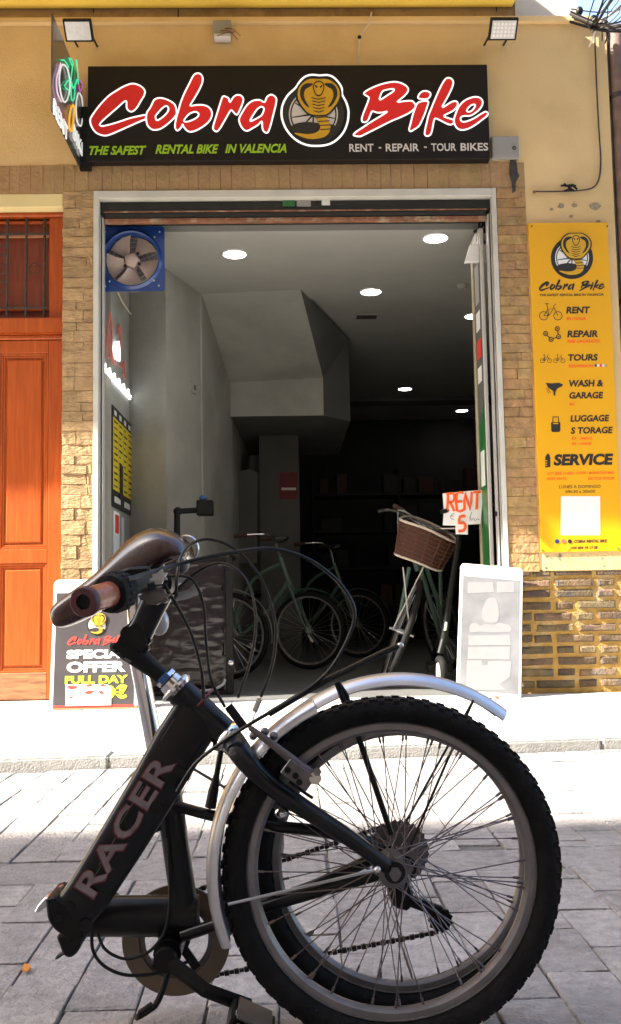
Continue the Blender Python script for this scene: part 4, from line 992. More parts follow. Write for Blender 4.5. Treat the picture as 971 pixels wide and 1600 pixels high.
for k in range(8):
    a = R_(22+45*k); G().tube([cc+Vector((0.04*math.cos(a), 0.06, 0.04*math.sin(a))), cc+Vector((0.17*math.cos(a), 0.06, 0.17*math.sin(a)))], 0.002, 5).obj('guard_wire', 'steel', fan)
for a, b_ in ((250, 363), (242, 371), (165, 448), (172, 440), (249, 447), (241, 439), (165, 363)): G().ball(FF.px(a, b_, 0.010), 0.006).obj('bolt', 'steel', fan)

# ---- neon and menu boards on the near left inside wall
XI = -1.113
FI = Face((XI, 6.0, 0), (0, 1, 0), (0, 0, 1))
nn = thing('wall_neon', 'glowing white neon script with unlit red tubes on inside wall', 'neon sign', WX(180, 600, XI))
ZI = zc(155, 440, 3.636)
def il(pts, r, mat, closed=False, sub=3): FI.line(ZI(pts), r, mat, nn, 'neon_tube', 0.012, closed, sub, 6)
il([(25, 430), (32, 330), (45, 220), (52, 175), (62, 250), (60, 380), (70, 470)], 0.006, 'neon_red')
il([(35, 300), (48, 300), (50, 430), (40, 420)], 0.006, 'neon_red'); il([(95, 300), (105, 245), (115, 300), (112, 440)], 0.006, 'neon_red'); il([(80, 450), (120, 490), (135, 450), (140, 550), (125, 520)], 0.006, 'neon_red')
FI.shape([ZI([(82, 345), (100, 338), (104, 370), (107, 420), (104, 455), (92, 445), (82, 410), (66, 372), (82, 368)])], 'neon_white', nn, 'lit_figure', 0.01, 0.008)
pts = []
for k in range(23):
    t_ = k/22; x_ = 22+t_*148; y_ = 492+t_*165
    pts.append((x_, y_+(-28 if k % 4 == 0 else (16 if k % 2 else -8))))
il(pts, 0.007, 'neon_white', sub=2)
il([(22, 500), (60, 545), (100, 590), (140, 632), (168, 668)], 0.006, 'neon_white')
il([(95, 60), (120, 110), (150, 155), (180, 195)], 0.006, 'cream')
mn = thing('menu_board', 'yellow price list with black bands on inside wall', 'price list', WX(180, 770, XI))
def mrect(yy0, yy1, z0, z1, mat, nm, off=0.0, e=0.003): FI.put(nm, filled([[(yy0-6.0, z0), (yy1-6.0, z0), (yy1-6.0, z1), (yy0-6.0, z1)]], mat, e), mn, off)
pA, pB = WX(161, 612, XI), WX(204, 664, XI); pC = WX(161, 780, XI)
ya_, yb_2 = YF+0.42, pB.y
zT, zBm = pB.z, WX(204, 806, XI).z
mrect(ya_, yb_2, zBm, zT, 'print_black', 'board', 0.0, 0.008)
ht = zT-zBm
mrect(ya_+0.01, yb_2-0.01, zBm+ht*0.17, zT-ht*0.115, 'menu_yellow', 'price_table', 0.0085)
for k in range(1, 4):
    y_ = ya_+(yb_2-ya_)*k/4; mrect(y_-0.006, y_+0.006, zBm+ht*0.17, zT-ht*0.115, 'gold', 'column_line', 0.0120, 0.001)
for k in range(11):
    z_ = zBm+ht*(0.20+0.064*k)
    for j in range(4):
        y_ = ya_+(yb_2-ya_)*j/4; mrect(y_+0.03, y_+(yb_2-ya_)/4-0.03-0.03*((k*j) % 3), z_, z_+ht*0.018, 'print_black' if (k+j) % 3 else 'guard_brown', 'price_row', 0.0120, 0.001)
for k in range(4):
    y_ = ya_+(yb_2-ya_)*k/4; mrect(y_+0.05, y_+(yb_2-ya_)/4-0.05, zT-ht*0.085, zT-ht*0.035, 'print_grey', 'heading', 0.0085, 0.001)
for k in range(2):
    y_ = ya_+(yb_2-ya_)*k/2; mrect(y_+0.06, y_+(yb_2-ya_)/2-0.08, zBm+ht*0.05, zBm+ht*0.11, 'print_grey', 'heading', 0.0085, 0.001)
mrect(ya_+(yb_2-ya_)*0.30, ya_+(yb_2-ya_)*0.46, zBm+ht*0.10, zBm+ht*0.46, 'print_black', 'pinned_strip', 0.014, 0.002)
lf = thing('wall_leaflets', 'red and white leaflets taped below the inside price list', 'leaflets', WX(180, 830, XI))
for (a0, a1, b0, b1, m) in ((0.10, 0.38, -0.02, -0.42, 'paper'), (0.50, 0.62, -0.04, -0.36, 'print_grey')):
    FI.put('sheet', filled([[(ya_+(yb_2-ya_)*a0-6, zBm+b1), (ya_+(yb_2-ya_)*a1-6, zBm+b1), (ya_+(yb_2-ya_)*a1-6, zBm+b0), (ya_+(yb_2-ya_)*a0-6, zBm+b0)]], m, 0.002), lf, 0.0)
FI.put('red_print', filled([[(ya_+(yb_2-ya_)*0.16-6, zBm-0.16), (ya_+(yb_2-ya_)*0.34-6, zBm-0.16), (ya_+(yb_2-ya_)*0.34-6, zBm-0.04), (ya_+(yb_2-ya_)*0.16-6, zBm-0.04)]], 'print_red', 0.001), lf, 0.0025)
cdt = thing('wall_conduit', 'thin grey conduit running down the slanted inside wall', 'conduit', (B_.x, B_.y-0.02, 0.9))
G().tube([(B_.x-0.012, B_.y-0.035, ZC-0.01), (B_.x-0.012, B_.y-0.035, 1.2)], 0.008, 8).obj('tube', 'int_wall', cdt)

# ---- open door leaf and router at the right jamb
dl = thing('glazed_door', 'open glass door leaf with green sticker against the right jamb', 'door', (1.22, YF+0.3, SWZ))
XD = XFR-0.074
yA, yB2 = YF+0.125, YF+0.125+0.25
FX_ = Face((XD-0.019, YF+0.3, 0), (0, -1, 0), (0, 0, 1))     # looks towards -x
G().box(XD-0.012, XD+0.012, yA, yB2-0.05, SWZ+0.01, 2.75).obj('pane', 'int_mid', dl, smooth=False)
G().box(XD-0.02, XD+0.02, yB2-0.05, yB2, SWZ+0.005, 2.9).obj('stile', 'door_edge', dl, smooth=False, bevel=0.003)
G().box(XD-0.013, XD+0.010, yA-0.02, yA, SWZ+0.005, 2.9).obj('stile', 'alu', dl, smooth=False, bevel=0.003)
G().box(XD-0.017, XD+0.017, yA, yB2-0.05, 2.75, 2.9).obj('rail', 'alu', dl, smooth=False)
zz = [1.62, 1.45]
G().add([(XD-0.0135, yA+0.005, SWZ+0.03), (XD-0.0135, yB2-0.055, SWZ+0.03), (XD-0.0135, yB2-0.055, 1.66), (XD-0.0135, yA+0.005, 1.82)], [(0, 1, 2, 3)]).obj('green_sticker', 'door_green', dl, smooth=False)
for (z0, z1, m) in ((1.95, 2.05, 'print_white'), (2.10, 2.22, 'print_red'), (2.28, 2.40, 'print_white'), (1.30, 1.52, 'print_white'), (2.45, 2.7, 'int_wall')):
    G().add([(XD-0.0145, yA+0.04, z0), (XD-0.0145, yA+0.16, z0), (XD-0.0145, yA+0.16, z1), (XD-0.0145, yA+0.04, z1)], [(0, 1, 2, 3)]).obj('sticker', m, dl, smooth=False)
hk = W(783, 803, YF+0.05)
G().tube([hk+Vector((0.0, 0, 0)), hk+Vector((-0.035, -0.01, 0))], 0.016, 12).obj('lock_knob', 'part_black', dl)
G().tube([W(764, 790, YF+0.3), W(764, 772, YF+0.3)], 0.014, 8).obj('handle', 'part_black', dl); G().ball(W(766, 789, YF+0.27), 0.022, 0.02, 0.018).obj('handle_end', 'cream', dl)
rt = thing('router_box', 'white flat box with black cables hung in upper right corner', 'router', W(747, 405, YF+0.2))
p = [W(735, 382, YF+0.10), W(768, 381, YF+0.16), W(764, 408, YF+0.16), W(727, 409, YF+0.10)]
G().poly(p, (0, 0.035, 0.0)).obj('case', 'board_white', rt, smooth=False, bevel=0.002)
G().box(W(742, 380, YF+0.2).x, W(768, 380, YF+0.2).x, YF+0.16, YF+0.26, W(742, 380, YF+0.2).z, W(742, 366, YF+0.2).z).obj('adapter', 'print_grey', rt, smooth=False, bevel=0.003)
for k in range(4):
    a = W(745+k*5, 366, YF+0.2); b_ = W(752+k*4, 338, YF+0.22)
    G().tube(smooth_loop([a, (a+b_)/2+Vector((0.02*(-1)**k, -0.02, 0)), b_], 5, False), 0.006, 6).obj('cable', 'cable_black', rt)
G().ball(W(752, 362, YF+0.17), 0.05, 0.02, 0.02).obj('cable_knot', 'cable_black', rt)

# ================================================================== FOLDED BICYCLE IN THE FOREGROUND
Y1 = 1.42; Y2 = 1.52          # planes of the front wheel (nearer) and of the rear half
def P1(x, y, d=0.0): return W(x, y, Y1+d)
def P2(x, y, d=0.0): return W(x, y, Y2+d)
def sm(pts, k=5): return smooth_loop(pts, k, False)
RW = 0.2497; RWR = 0.2385
hubF = P1(612, 1357); hubF.z = RW
hubR = P2(626, 1322); hubR.z = RWR
bike = thing('folding_bicycle', 'black folding bicycle, folded in half, standing on the grey street pavers', 'bicycle', (hubF.x, Y1+0.05, 0))
YA = Vector((0, 1, 0))
def rotY(p, a):
    c, s = math.cos(a), math.sin(a); return Vector((p.x*c+p.z*s, p.y, -p.x*s+p.z*c))
def make_wheel(c, phase, hubw, hubr, name, wheel_r, rimmat='rim_metal'):
    w = partgroup(name, bike)
    t = G(); R0, k = 0.2285, 16
    prof = []
    for i in range(k):
        a = 2*math.pi*i/k; r = 0.0200*math.cos(a); h = 0.0235*math.sin(a)
        if r > 0.014: r = 0.0145+(r-0.014)*0.5
        prof.append((R0+r, h))
    t.lathe(prof, c, YA, 96, closed=True)
    n = 68
    for i in range(n):
        for j, (hh, ww, ll) in enumerate(((-0.0135, 0.008, 0.0085), (0.0, 0.010, 0.0075), (0.0135, 0.008, 0.0085))):
            a = 2*math.pi*(i+(0.5 if j == 1 else 0.0))/n
            rad = Vector((math.cos(a), 0, math.sin(a))); tan = Vector((-math.sin(a), 0, math.cos(a)))
            rr_ = 0.2462 if j == 1 else 0.2435
            t.obox(c+rad*rr_+YA*hh, tan*ll*0.72, YA*ww*0.5, rad*0.0018)
        for s_ in (-1, 1):
            a = 2*math.pi*(i+0.5)/n; rad = Vector((math.cos(a), 0, math.sin(a))); tan = Vector((-math.sin(a), 0, math.cos(a)))
            t.obox(c+rad*0.2375+YA*(0.0203*s_), tan*0.004, YA*0.0010, rad*0.005)
    t.obj('tyre', 'rubber', w)
    G().lathe([(0.2095, -0.0125), (0.2115, -0.0105), (0.2085, -0.0085), (0.2, -0.0095), (0.1955, -0.005), (0.1945, 0.0), (0.1955, 0.005), (0.2, 0.0095), (0.2085, 0.0085), (0.2115, 0.0105), (0.2095, 0.0125), (0.206, 0.0)], c, YA, 96, closed=True).obj('rim', rimmat, w)
    hw = hubw
    G().lathe([(0.0001, -hw-0.016), (0.005, -hw-0.016), (0.005, -hw-0.006), (0.011, -hw-0.006), (0.012, -hw+0.004), (hubr, -hw+0.006), (hubr, -hw+0.010), (0.011, -hw+0.016), (0.010, 0), (0.011, hw-0.016), (hubr, hw-0.010), (hubr, hw-0.006), (0.012, hw-0.004), (0.011, hw+0.006), (0.005, hw+0.006), (0.005, hw+0.022), (0.0001, hw+0.022)], c, YA, 24).obj('hub', 'dirty_steel', w)
    # 36 crossed spokes, four kinds sharing four meshes
    kinds = []
    for side in (-1, 1):
        for lean in (-1, 1):
            p = Vector((hubr-0.002, side*(hw-0.008), 0)); q = rotY(Vector((0.1985, side*0.002, 0)), lean*R_(48))
            d = (q-p)
            kinds.append((side, lean, G().tube([p, p+d*0.93], 0.00095, 5).tube([p+d*0.93, p+d*1.0], 0.0021, 5).mesh('spoke', 'spoke_metal')))
    ns = 9
    for kk, (side, lean, me) in enumerate(kinds):
        for i in range(ns):
            o = link('spoke', me, w, c); o.rotation_euler = (0, 2*math.pi*i/ns+phase+(R_(10) if side > 0 else 0)+(R_(20)+R_(96) if lean > 0 else 0), 0)
    G().tube([c+rotY(Vector((0.197, 0, 0)), 3.74), c+rotY(Vector((0.172, 0, 0)), 3.74)], 0.0026, 8).obj('valve', 'part_black', w)
    w.matrix_basis = Matrix.Translation(c) @ Matrix.Scale(wheel_r/0.2525, 4) @ Matrix.Translation(-c)
    return w
fw = make_wheel(hubF, 0.1, 0.034, 0.021, 'front_wheel', RW)
rw = make_wheel(hubR, 0.33, 0.044, 0.024, 'rear_wheel', RWR)

# main tube of the front half: tall flat-sided oval
def slab_tube(path, hw_, hd_, n=28, pw=0.58):
    """path of points with half width (in plane) and half depth; super-elliptic section"""
    g = G(); vs = []; m = len(path)
    for i in range(m):
        t = (path[min(i+1, m-1)]-path[max(i-1, 0)]).normalized(); s_ = t.cross(YA).normalized()
        for k in range(n):
            a = 2*math.pi*k/n; ca, sa = math.cos(a), math.sin(a)
            vs.append(path[i]+s_*hw_[i]*math.copysign(abs(ca)**pw, ca)+YA*hd_[i]*math.copysign(abs(sa)**pw, sa))
    fs = [(i*n+k, i*n+(k+1) % n, (i+1)*n+(k+1) % n, (i+1)*n+k) for i in range(m-1) for k in range(n)]
    fs += [tuple(reversed(range(n))), tuple(range((m-1)*n, m*n))]
    return g.add(vs, fs)
ctr = [P1(109, 1432), P1(140, 1394), P1(190, 1315), P1(240, 1233), P1(282, 1160), P1(312, 1112)]
mt = slab_tube(ctr, [0.030, 0.0325, 0.0345, 0.036, 0.038, 0.037], [0.021]*6).obj('main_tube', 'frame_black', bike)
gs = G().poly([P1(280, 1108, -0.014), P1(330, 1150, -0.014), P1(292, 1225, -0.014), P1(264, 1200, -0.014)], (0, 0.028, 0)); gs.obj('gusset', 'frame_black', mt, smooth=False, bevel=0.004)
G().torus(P1(318, 1116), (P1(349, 1144)-P1(279, 1078)).cross(YA), 0.022, 0.0025, 24, 6).obj('weld_bead', 'frame_black', mt)
# lettering along the tube
d0 = (P1(243, 1228, -0.0225)-P1(133, 1408, -0.0225)).normalized(); up_ = Vector((-d0.z, 0, d0.x))
org = P1(140, 1402, -0.0222)
FT = Face(org, d0, up_)
ln = (P1(268, 1190)-P1(140, 1402)).length
FT.put('lettering_edge', text_mesh('RACER', 'racer_red', ln, 0.036, bold=0.04, ext=0.0008, space=1.05), mt, 0.0, 0, -0.008)
FT.put('lettering', text_mesh('RACER', 'racer_silver', ln-0.005, 0.032, bold=0.018, ext=0.0006, space=1.05), mt, 0.0012, 0.0025, -0.006)
for (x_, y_, l_) in ((206, 1258, 0.03), (168, 1330, 0.022), (262, 1140, 0.018), (150, 1366, 0.014)):
    p_ = P1(x_, y_, -0.0215); G().obox(p_, d0*l_, up_*0.0005, YA*0.0006).obj('scratch', 'dirty_steel', mt, smooth=False)
for (x_, y_) in ((281, 1206), (246, 1262)):
    p_ = P1(x_, y_, -0.020); G().obox(p_, d0*0.006, up_*0.010, YA*0.004).obj('cable_clip', 'part_black', mt, smooth=False, bevel=0.001)
# hinge
hg = partgroup('hinge', bike)
def ZH(x, y): return (40+x/2.697, 1120+y/2.697)
def hp(pts, y0, y1, nm, mat='part_black', bev=0.003): G().poly([W(*ZH(*p), Y1) + YA*y0 for p in pts], (0, y1-y0, 0)).obj(nm, mat, hg, smooth=False, bevel=bev)
hp([(100, 745), (140, 735), (190, 770), (260, 860), (255, 915), (200, 925), (130, 870), (108, 830)], -0.022, 0.05, 'hinge_plate')
hp([(140, 905), (240, 890), (245, 940), (232, 975), (200, 1000), (172, 990)], -0.018, 0.055, 'hinge_plate')
hp([(45, 815), (60, 785), (90, 752), (135, 742), (130, 765), (95, 790), (72, 810)], -0.012, 0.006, 'hinge_lever', 'steel', 0.0015)
hp([(122, 1026), (130, 1008), (165, 990), (200, 988), (195, 1000), (160, 1005), (136, 1022)], 0.0, 0.012, 'hinge_lever', 'part_black', 0.0015)
G().tube([W(*ZH(150, 712), Y1+0.01), W(*ZH(165, 760), Y1+0.01)], 0.004, 8).obj('hinge_pin', 'steel', hg)
G().tube([W(*ZH(255, 880), Y1-0.024), W(*ZH(255, 880), Y1+0.06)], 0.009, 12).obj('hinge_pin', 'part_black', hg)
for a, b_ in ((140, 850), (215, 945), (185, 800)): G().tube([W(*ZH(a, b_), Y1-0.026), W(*ZH(a, b_), Y1-0.018)], 0.006, 6).obj('bolt', 'part_black', hg)

# head tube, headset, fork
ht = G().tube([P1(279, 1078), P1(349, 1144)], 0.0215, 20).obj('head_tube', 'frame_black', bike)
hd = (P1(349, 1144)-P1(279, 1078)).normalized()
hs = partgroup('headset', bike)
t0 = P1(276, 1075)
G().lathe([(0.012, -0.016), (0.017, -0.015), (0.0185, -0.006), (0.026, -0.003), (0.0265, 0.001), (0.022, 0.006)], t0, hd, 28).obj('upper_cup', 'chrome', hs)
G().lathe([(0.012, -0.020), (0.0165, -0.020), (0.0165, -0.014), (0.012, -0.014)], t0-hd*0.004, hd, 6).obj('lock_nut', 'chrome', hs)
G().obox(t0-hd*0.022+Vector((0, -0.012, 0)), hd*0.005, (P1(290, 1060)-P1(276, 1075)).normalized()*0.008, YA*0.006).obj('blue_tab', 'blue_plastic', hs, smooth=False)
G().lathe([(0.021, -0.004), (0.026, 0.0), (0.0275, 0.004), (0.024, 0.010), (0.016, 0.012)], P1(351, 1147), hd, 28).obj('lower_cup', 'chrome', hs)
G().torus(P1(318, 1093), hd, 0.0215, 0.0022, 24, 6).obj('red_ring', 'racer_red', hs)
fk = G()
fk.tube([P1(352, 1148), P1(368, 1166)], 0.018, 16).obj('fork_steerer', 'frame_black', bike)
for s_ in (-1, 1):
    q = [P1(362, 1158, 0.0), P1(372, 1170, 0.024*s_), P1(388, 1192, 0.038*s_), P1(425, 1228, 0.040*s_), P1(480, 1266, 0.041*s_), P1(550, 1312, 0.041*s_), hubF+YA*0.042*s_+(P1(550, 1312)-hubF).normalized()*0.012+Vector((0, 0, 0.006))]
    G().tube(sm(q, 4), [(0.0195-0.0085*i/24, 0.0150-0.0060*i/24) for i in range(25)], 12).obj('fork_blade', 'frame_black', bike)
    G().disc(hubF+YA*0.0435*s_+Vector((0, 0, 0.006)), YA, 0.015, 0.005, 20).obj('dropout', 'frame_black', bike)
    G().disc(hubF+YA*0.0485*s_+Vector((0, 0, 0.006)), YA, 0.0088, 0.009, 6).obj('axle_nut', 'dirty_steel', bike)
G().ball(P1(590, 1359, -0.062), 0.005).obj('stay_bolt', 'steel', bike)

# mudguards
def fender_arc(c, R, a0, a1, name, n=40):
    g = G(); w_ = 0.029
    prof = []
    for i in range(9):
        a = R_(-80+160*i/8); prof.append((R-0.019+0.021*math.cos(a), w_*math.sin(a)/math.sin(R_(80))))
    prof2 = [(r-0.0016, h*0.97) for r, h in reversed(prof)]
    g.lathe(prof+prof2, c, YA, n, closed=True, a0=a0, a1=a1)
    return g.obj(name, 'fender', bike)
# the lathe's zero is +x and it turns towards -z, so an angle up from +x is negative
def ang(c, x, y, Y): p = W(x, y, Y); return -math.atan2(p.z-c.z, p.x-c.x)
a_low = ang(hubF, 366, 1468, Y1); a_hi = ang(hubF, 493, 1102, Y1)
if a_hi < a_low: a_low, a_hi = a_low, a_hi+2*math.pi
if a_hi-a_low > math.pi: a_low, a_hi = a_hi-2*math.pi, a_low
f1 = fender_arc(hubF, 0.2645, min(a_low, a_hi), max(a_low, a_hi), 'front_mudguard')
b0_ = ang(hubR, 795, 1114, Y2); b1_ = ang(hubR, 372, 1310, Y2)
if b1_ > 0: b1_ -= 2*math.pi
f2 = fender_arc(hubR+Vector((0, 0, 0.010)), 0.270, min(b0_, b1_), max(b0_, b1_), 'rear_mudguard')
for s_ in (-1, 1):
    G().tube([P1(357, 1413, 0.031*s_), P1(588, 1359, 0.060*s_)], 0.0022, 6).obj('mudguard_stay', 'steel', f1)
    G().tube([P2(740, 1094, 0.03*s_), hubR+YA*0.055*s_+Vector((0.004, 0, 0.02))], 0.002, 6).obj('mudguard_stay', 'part_black', f2)
G().tube([P2(531, 1078, -0.034), P2(560, 1150, -0.04), P2(612, 1304, -0.05)], 0.0045, 8).obj('mudguard_stay', 'part_black', f2)
G().poly([P2(522, 1066, -0.036), P2(530, 1062, -0.036), P2(545, 1084, -0.036), P2(550, 1100, -0.036), P2(534, 1100, -0.036)], (0, 0.01, 0)).obj('stay_clip', 'part_black', f2, smooth=False, bevel=0.002)

# front brake
bk = partgroup('front_brake', bike)
for s_ in (-1, 1):
    yy = 0.058*s_
    G().tube([P1(391, 1137, yy*0.75), P1(430, 1166, yy), P1(470, 1198, yy), P1(493, 1216, yy)], [0.004, 0.0055, 0.0075, 0.010], 10).obj('brake_arm', 'brake_alloy', bk)
    G().tube([P1(493, 1216, yy-0.010), P1(493, 1216, yy+0.012)], 0.0085, 12).obj('pivot', 'chrome' if s_ < 0 else 'dirty_steel', bk)
    G().tube([P1(496, 1206, yy-0.012), P1(496, 1206, yy+0.006)], 0.006, 6).obj('pivot_bolt', 'dirty_steel', bk)
    G().bar(P1(440, 1196, 0.02*s_), P1(478, 1232, 0.02*s_), 0.014, 0.012).obj('brake_pad', 'part_black', bk, smooth=False, bevel=0.003)
    G().tube([P1(456, 1200, 0.022*s_), P1(456, 1200, 0.06*s_)], 0.005, 8).obj('pad_bolt', 'steel', bk)
G().bar(P1(446, 1196, -0.066), P1(486, 1226, -0.066), 0.024, 0.003).obj('arm_plate', 'dirty_steel', bk, smooth=False, bevel=0.001)
for a, b_ in ((450, 1203), (462, 1212), (468, 1222)): G().disc(P1(a, b_, -0.068), YA, 0.0045, 0.003, 12).obj('plate_bolt', 'part_black', bk)
G().tube([P1(391, 1137, -0.03), P1(391, 1137, 0.05)], 0.003, 8).obj('link_wire', 'steel', bk)
G().tube([P1(357, 1103, -0.03), P1(382, 1137, -0.03)], 0.0065, 10).obj('noodle_boot', 'rubber', bk)
G().tube([P1(406, 1092, -0.03), P1(398, 1112, -0.03)], 0.0042, 8).obj('cable_ferrule', 'steel', bk)
for a, b_ in ((414, 1143), (428, 1150), (396, 1150)): G().ball(P1(a, b_, -0.045), 0.006).obj('adjuster', 'dirty_steel', bk)

# rear half: bottom tube, seat tube, seat post, stays
G().tube([P2(118, 1431), P2(310, 1431)], [(0.0305, 0.024)]*2, 20).obj('bottom_tube', 'frame_black', bike)
st_ = G().tube([P2(262, 1228), P2(292, 1442), P2(296, 1462)], 0.0208, 18).obj('seat_tube', 'frame_black', bike)
G().tube([P2(258, 1222), P2(262, 1246)], 0.0205, 18).obj('seat_clamp', 'part_black', st_)
G().poly([P2(240, 1280, -0.012), P2(262, 1258, -0.012), P2(272, 1290, -0.012), P2(240, 1303, -0.012), P2(222, 1312, -0.012)], (0, 0.024, 0)).obj('gusset', 'frame_black', st_, smooth=False, bevel=0.003)
G().tube([P2(212, 940), P2(216, 1030), P2(243, 1170), P2(262, 1262)], 0.0138, 18).obj('seat_post', 'chrome', bike)
bb = P2(266, 1478)
G().tube([bb-YA*0.034, bb+YA*0.034], 0.021, 18).obj('bottom_bracket', 'frame_black', bike)
for s_ in (-1, 1):
    G().tube(sm([P2(272, 1258, 0.012*s_), P2(330, 1274, 0.026*s_), P2(420, 1290, 0.04*s_), P2(520, 1303, 0.05*s_), hubR+YA*0.055*s_], 4), 0.0085, 10).obj('seat_stay', 'frame_black', bike)
    G().tube(sm([P2(285, 1462, 0.018*s_), P2(345, 1442, 0.028*s_), P2(430, 1412, 0.042*s_), hubR+YA*0.055*s_], 4), 0.0095, 10).obj('chain_stay', 'frame_black', bike)
    G().disc(hubR+YA*0.057*s_, YA, 0.017, 0.005, 18).obj('dropout', 'frame_black', bike)
    G().disc(hubR+YA*0.064*s_, YA, 0.0115, 0.009, 6).obj('axle_nut', 'dirty_steel', bike)
G().ball(P2(441, 1270, -0.055), 0.012, 0.01, 0.010).obj('reflector', 'chrome', bike)
G().tube([P2(347, 1166, -0.03), P2(339, 1210, -0.03), P2(334, 1235, -0.03), P2(329, 1262, -0.03)], [0.0042, 0.0045, 0.008, 0.0085], 10).obj('lever_boot', 'part_black', bike)
G().tube([P2(302, 1201, -0.03), P2(356, 1233, -0.03)], 0.0022, 6).obj('brake_cable', 'dirty_steel', bike)
G().ball(P2(355, 1232, -0.03), 0.006).obj('cable_end', 'part_black', bike)
# sprockets, derailleur, chain
def sprocket(c, r, teeth, th, y, mat, nm, parent, hole=0.5):
    pts = []
    for i in range(teeth*2):
        a = math.pi*i/teeth; rr_ = r if i % 2 else r-0.0035
        pts.append(c+Vector((rr_*math.cos(a), y, rr_*math.sin(a))))
    G().poly(pts, (0, th, 0)).obj(nm, mat, parent, smooth=False)
cs = partgroup('cassette', bike)
for i, (r, tth) in enumerate(((0.0495, 28), (0.042, 24), (0.036, 21), (0.031, 18), (0.0265, 15), (0.023, 13))):
    sprocket(hubR, r, tth, 0.0016, 0.030+i*0.0042, 'dirty_steel', 'sprocket', cs)
for i in range(10):
    a = 2*math.pi*i/10; G().disc(hubR+Vector((0.041*math.cos(a), 0.0293, 0.041*math.sin(a))), YA, 0.0028, 0.0012, 10).obj('sprocket_hole', 'paver', cs)
G().disc(hubR+YA*0.0275, YA, 0.030, 0.003, 28).obj('spoke_guard', 'dirty_steel', cs)
dr = partgroup('derailleur', bike)
yd = 0.060
G().poly([P2(x, y, yd) for x, y in ((608, 1380), (640, 1376), (648, 1400), (640, 1425), (618, 1420), (606, 1400))], (0, 0.022, 0)).obj('body', 'part_black', dr, smooth=False, bevel=0.004)
G().bar(P2(636, 1405, yd+0.01), P2(690, 1425, yd+0.01), 0.018, 0.010).obj('cage', 'part_black', dr, smooth=False, bevel=0.002)
pc = P2(689, 1438, yd+0.008); sprocket(pc-YA*0.0, 0.0205, 11, 0.006, 0, 'part_black', 'pulley', dr)
G().disc(pc-YA*0.002, YA, 0.012, 0.004, 18).obj('pulley_cap', 'part_black', dr)
G().tube([P2(630, 1340, yd), P2(628, 1385, yd+0.005)], 0.007, 8).obj('hanger', 'dirty_steel', dr)
cr = P2(275.5, 1469, 0.05)
crn = partgroup('crankset', bike)
G().lathe([(0.059, 0.0), (0.0845, 0.0), (0.0855, 0.0015), (0.0845, 0.003), (0.059, 0.003)], cr, YA, 64, closed=True).obj('chain_guard', 'guard_brown', crn)
G().lathe([(0.050, 0.006), (0.066, 0.006), (0.066, 0.008), (0.050, 0.008)], cr, YA, 48, closed=True).obj('chainring', 'dirty_steel', crn)
for i in range(5):
    a = 2*math.pi*i/5+0.3; G().bar(cr+YA*0.007, cr+Vector((0.056*math.cos(a), 0.007, 0.056*math.sin(a))), 0.014, 0.004).obj('spider_arm', 'part_black', crn, smooth=False)
G().disc(cr+YA*0.006, YA, 0.022, 0.012, 24).obj('spider', 'part_black', crn)
G().tube([bb-YA*0.055, bb+YA*0.065], 0.008, 12).obj('spindle', 'steel', crn)
ca = P2(388, 1572, -0.062)
G().tube([bb-YA*0.052, bb-YA*0.054+(ca-bb)*0.5, ca], [(0.0125, 0.008), (0.0105, 0.007), (0.0115, 0.007)], 12).obj('crank_arm', 'part_black', crn)
G().disc(bb-YA*0.056, YA, 0.0165, 0.014, 20).obj('crank_cap', 'part_black', crn)
cb2 = bb+(bb-ca); cb2.y = bb.y+0.062
G().tube([bb+YA*0.06, cb2], [(0.0125, 0.007), (0.0105, 0.007)], 12).obj('crank_arm', 'part_black', crn)
for c_, s_ in ((ca, -1),):
    pd = partgroup('pedal', bike)
    q = c_+YA*0.048*s_
    G().tube([c_, q+YA*0.03*s_], 0.006, 8).obj('axle', 'steel', pd)
    u = (P1(440, 1600)-P1(378, 1572)).normalized(); v = Vector((-u.z, 0, u.x))
    for e in (-1, 1):
        G().obox(q+v*0.013*e+Vector((0.006, 0, -0.004)), u*0.026, v*0.0025, YA*0.032).obj('tread', 'clear_plastic', pd, smooth=False, bevel=0.001)
        G().obox(q+u*0.030*e+Vector((0.006, 0, -0.004)), u*0.003, v*0.010, YA*0.032).obj('end_plate', 'part_black', pd, smooth=False, bevel=0.001)
        G().obox(q+YA*0.030*e+Vector((0.006, 0, -0.004)), u*0.022, v*0.0045, YA*0.003).obj('side_plate', 'lamp_glass', pd, smooth=False, bevel=0.001)
    G().tube([q-YA*0.03, q+YA*0.03], 0.010, 10).obj('barrel', 'part_black', pd)
def chain_run(a, b_, n):
    ch = G()
    for i in range(n):
        p = a+(b_-a)*(i/n); q = a+(b_-a)*((i+0.92)/n); ch.bar(p, q, 0.0075 if i % 2 else 0.0055, 0.005 if i % 2 else 0.003)
    ch.obj('chain_run', 'chain', bike, smooth=False)
ytop = 0.058
top_a = hubR+Vector((0.0, ytop, 0.036)); tg = cr+Vector((0.0, 0.008, 0.066))
chain_run(Vector((top_a.x-0.01, cr.y+0.008, top_a.z)), Vector((tg.x+0.008, cr.y+0.008, tg.z)), 44)
chain_run(pc+Vector((-0.004, 0.003, -0.019)), Vector((cr.x+0.012, cr.y+0.008, cr.z-0.0655)), 52)
# kickstand
G().tube(sm([P2(268, 1488, -0.02), P2(265, 1512, -0.03), P2(252, 1553, -0.045), P2(243, 1571, -0.05)], 3)+[P2(228, 1582, -0.052), P2(214, 1590, -0.055), P2(219, 1583, -0.06), P2(238, 1570, -0.058)], 0.0048, 8).obj('kickstand', 'part_black', bike)
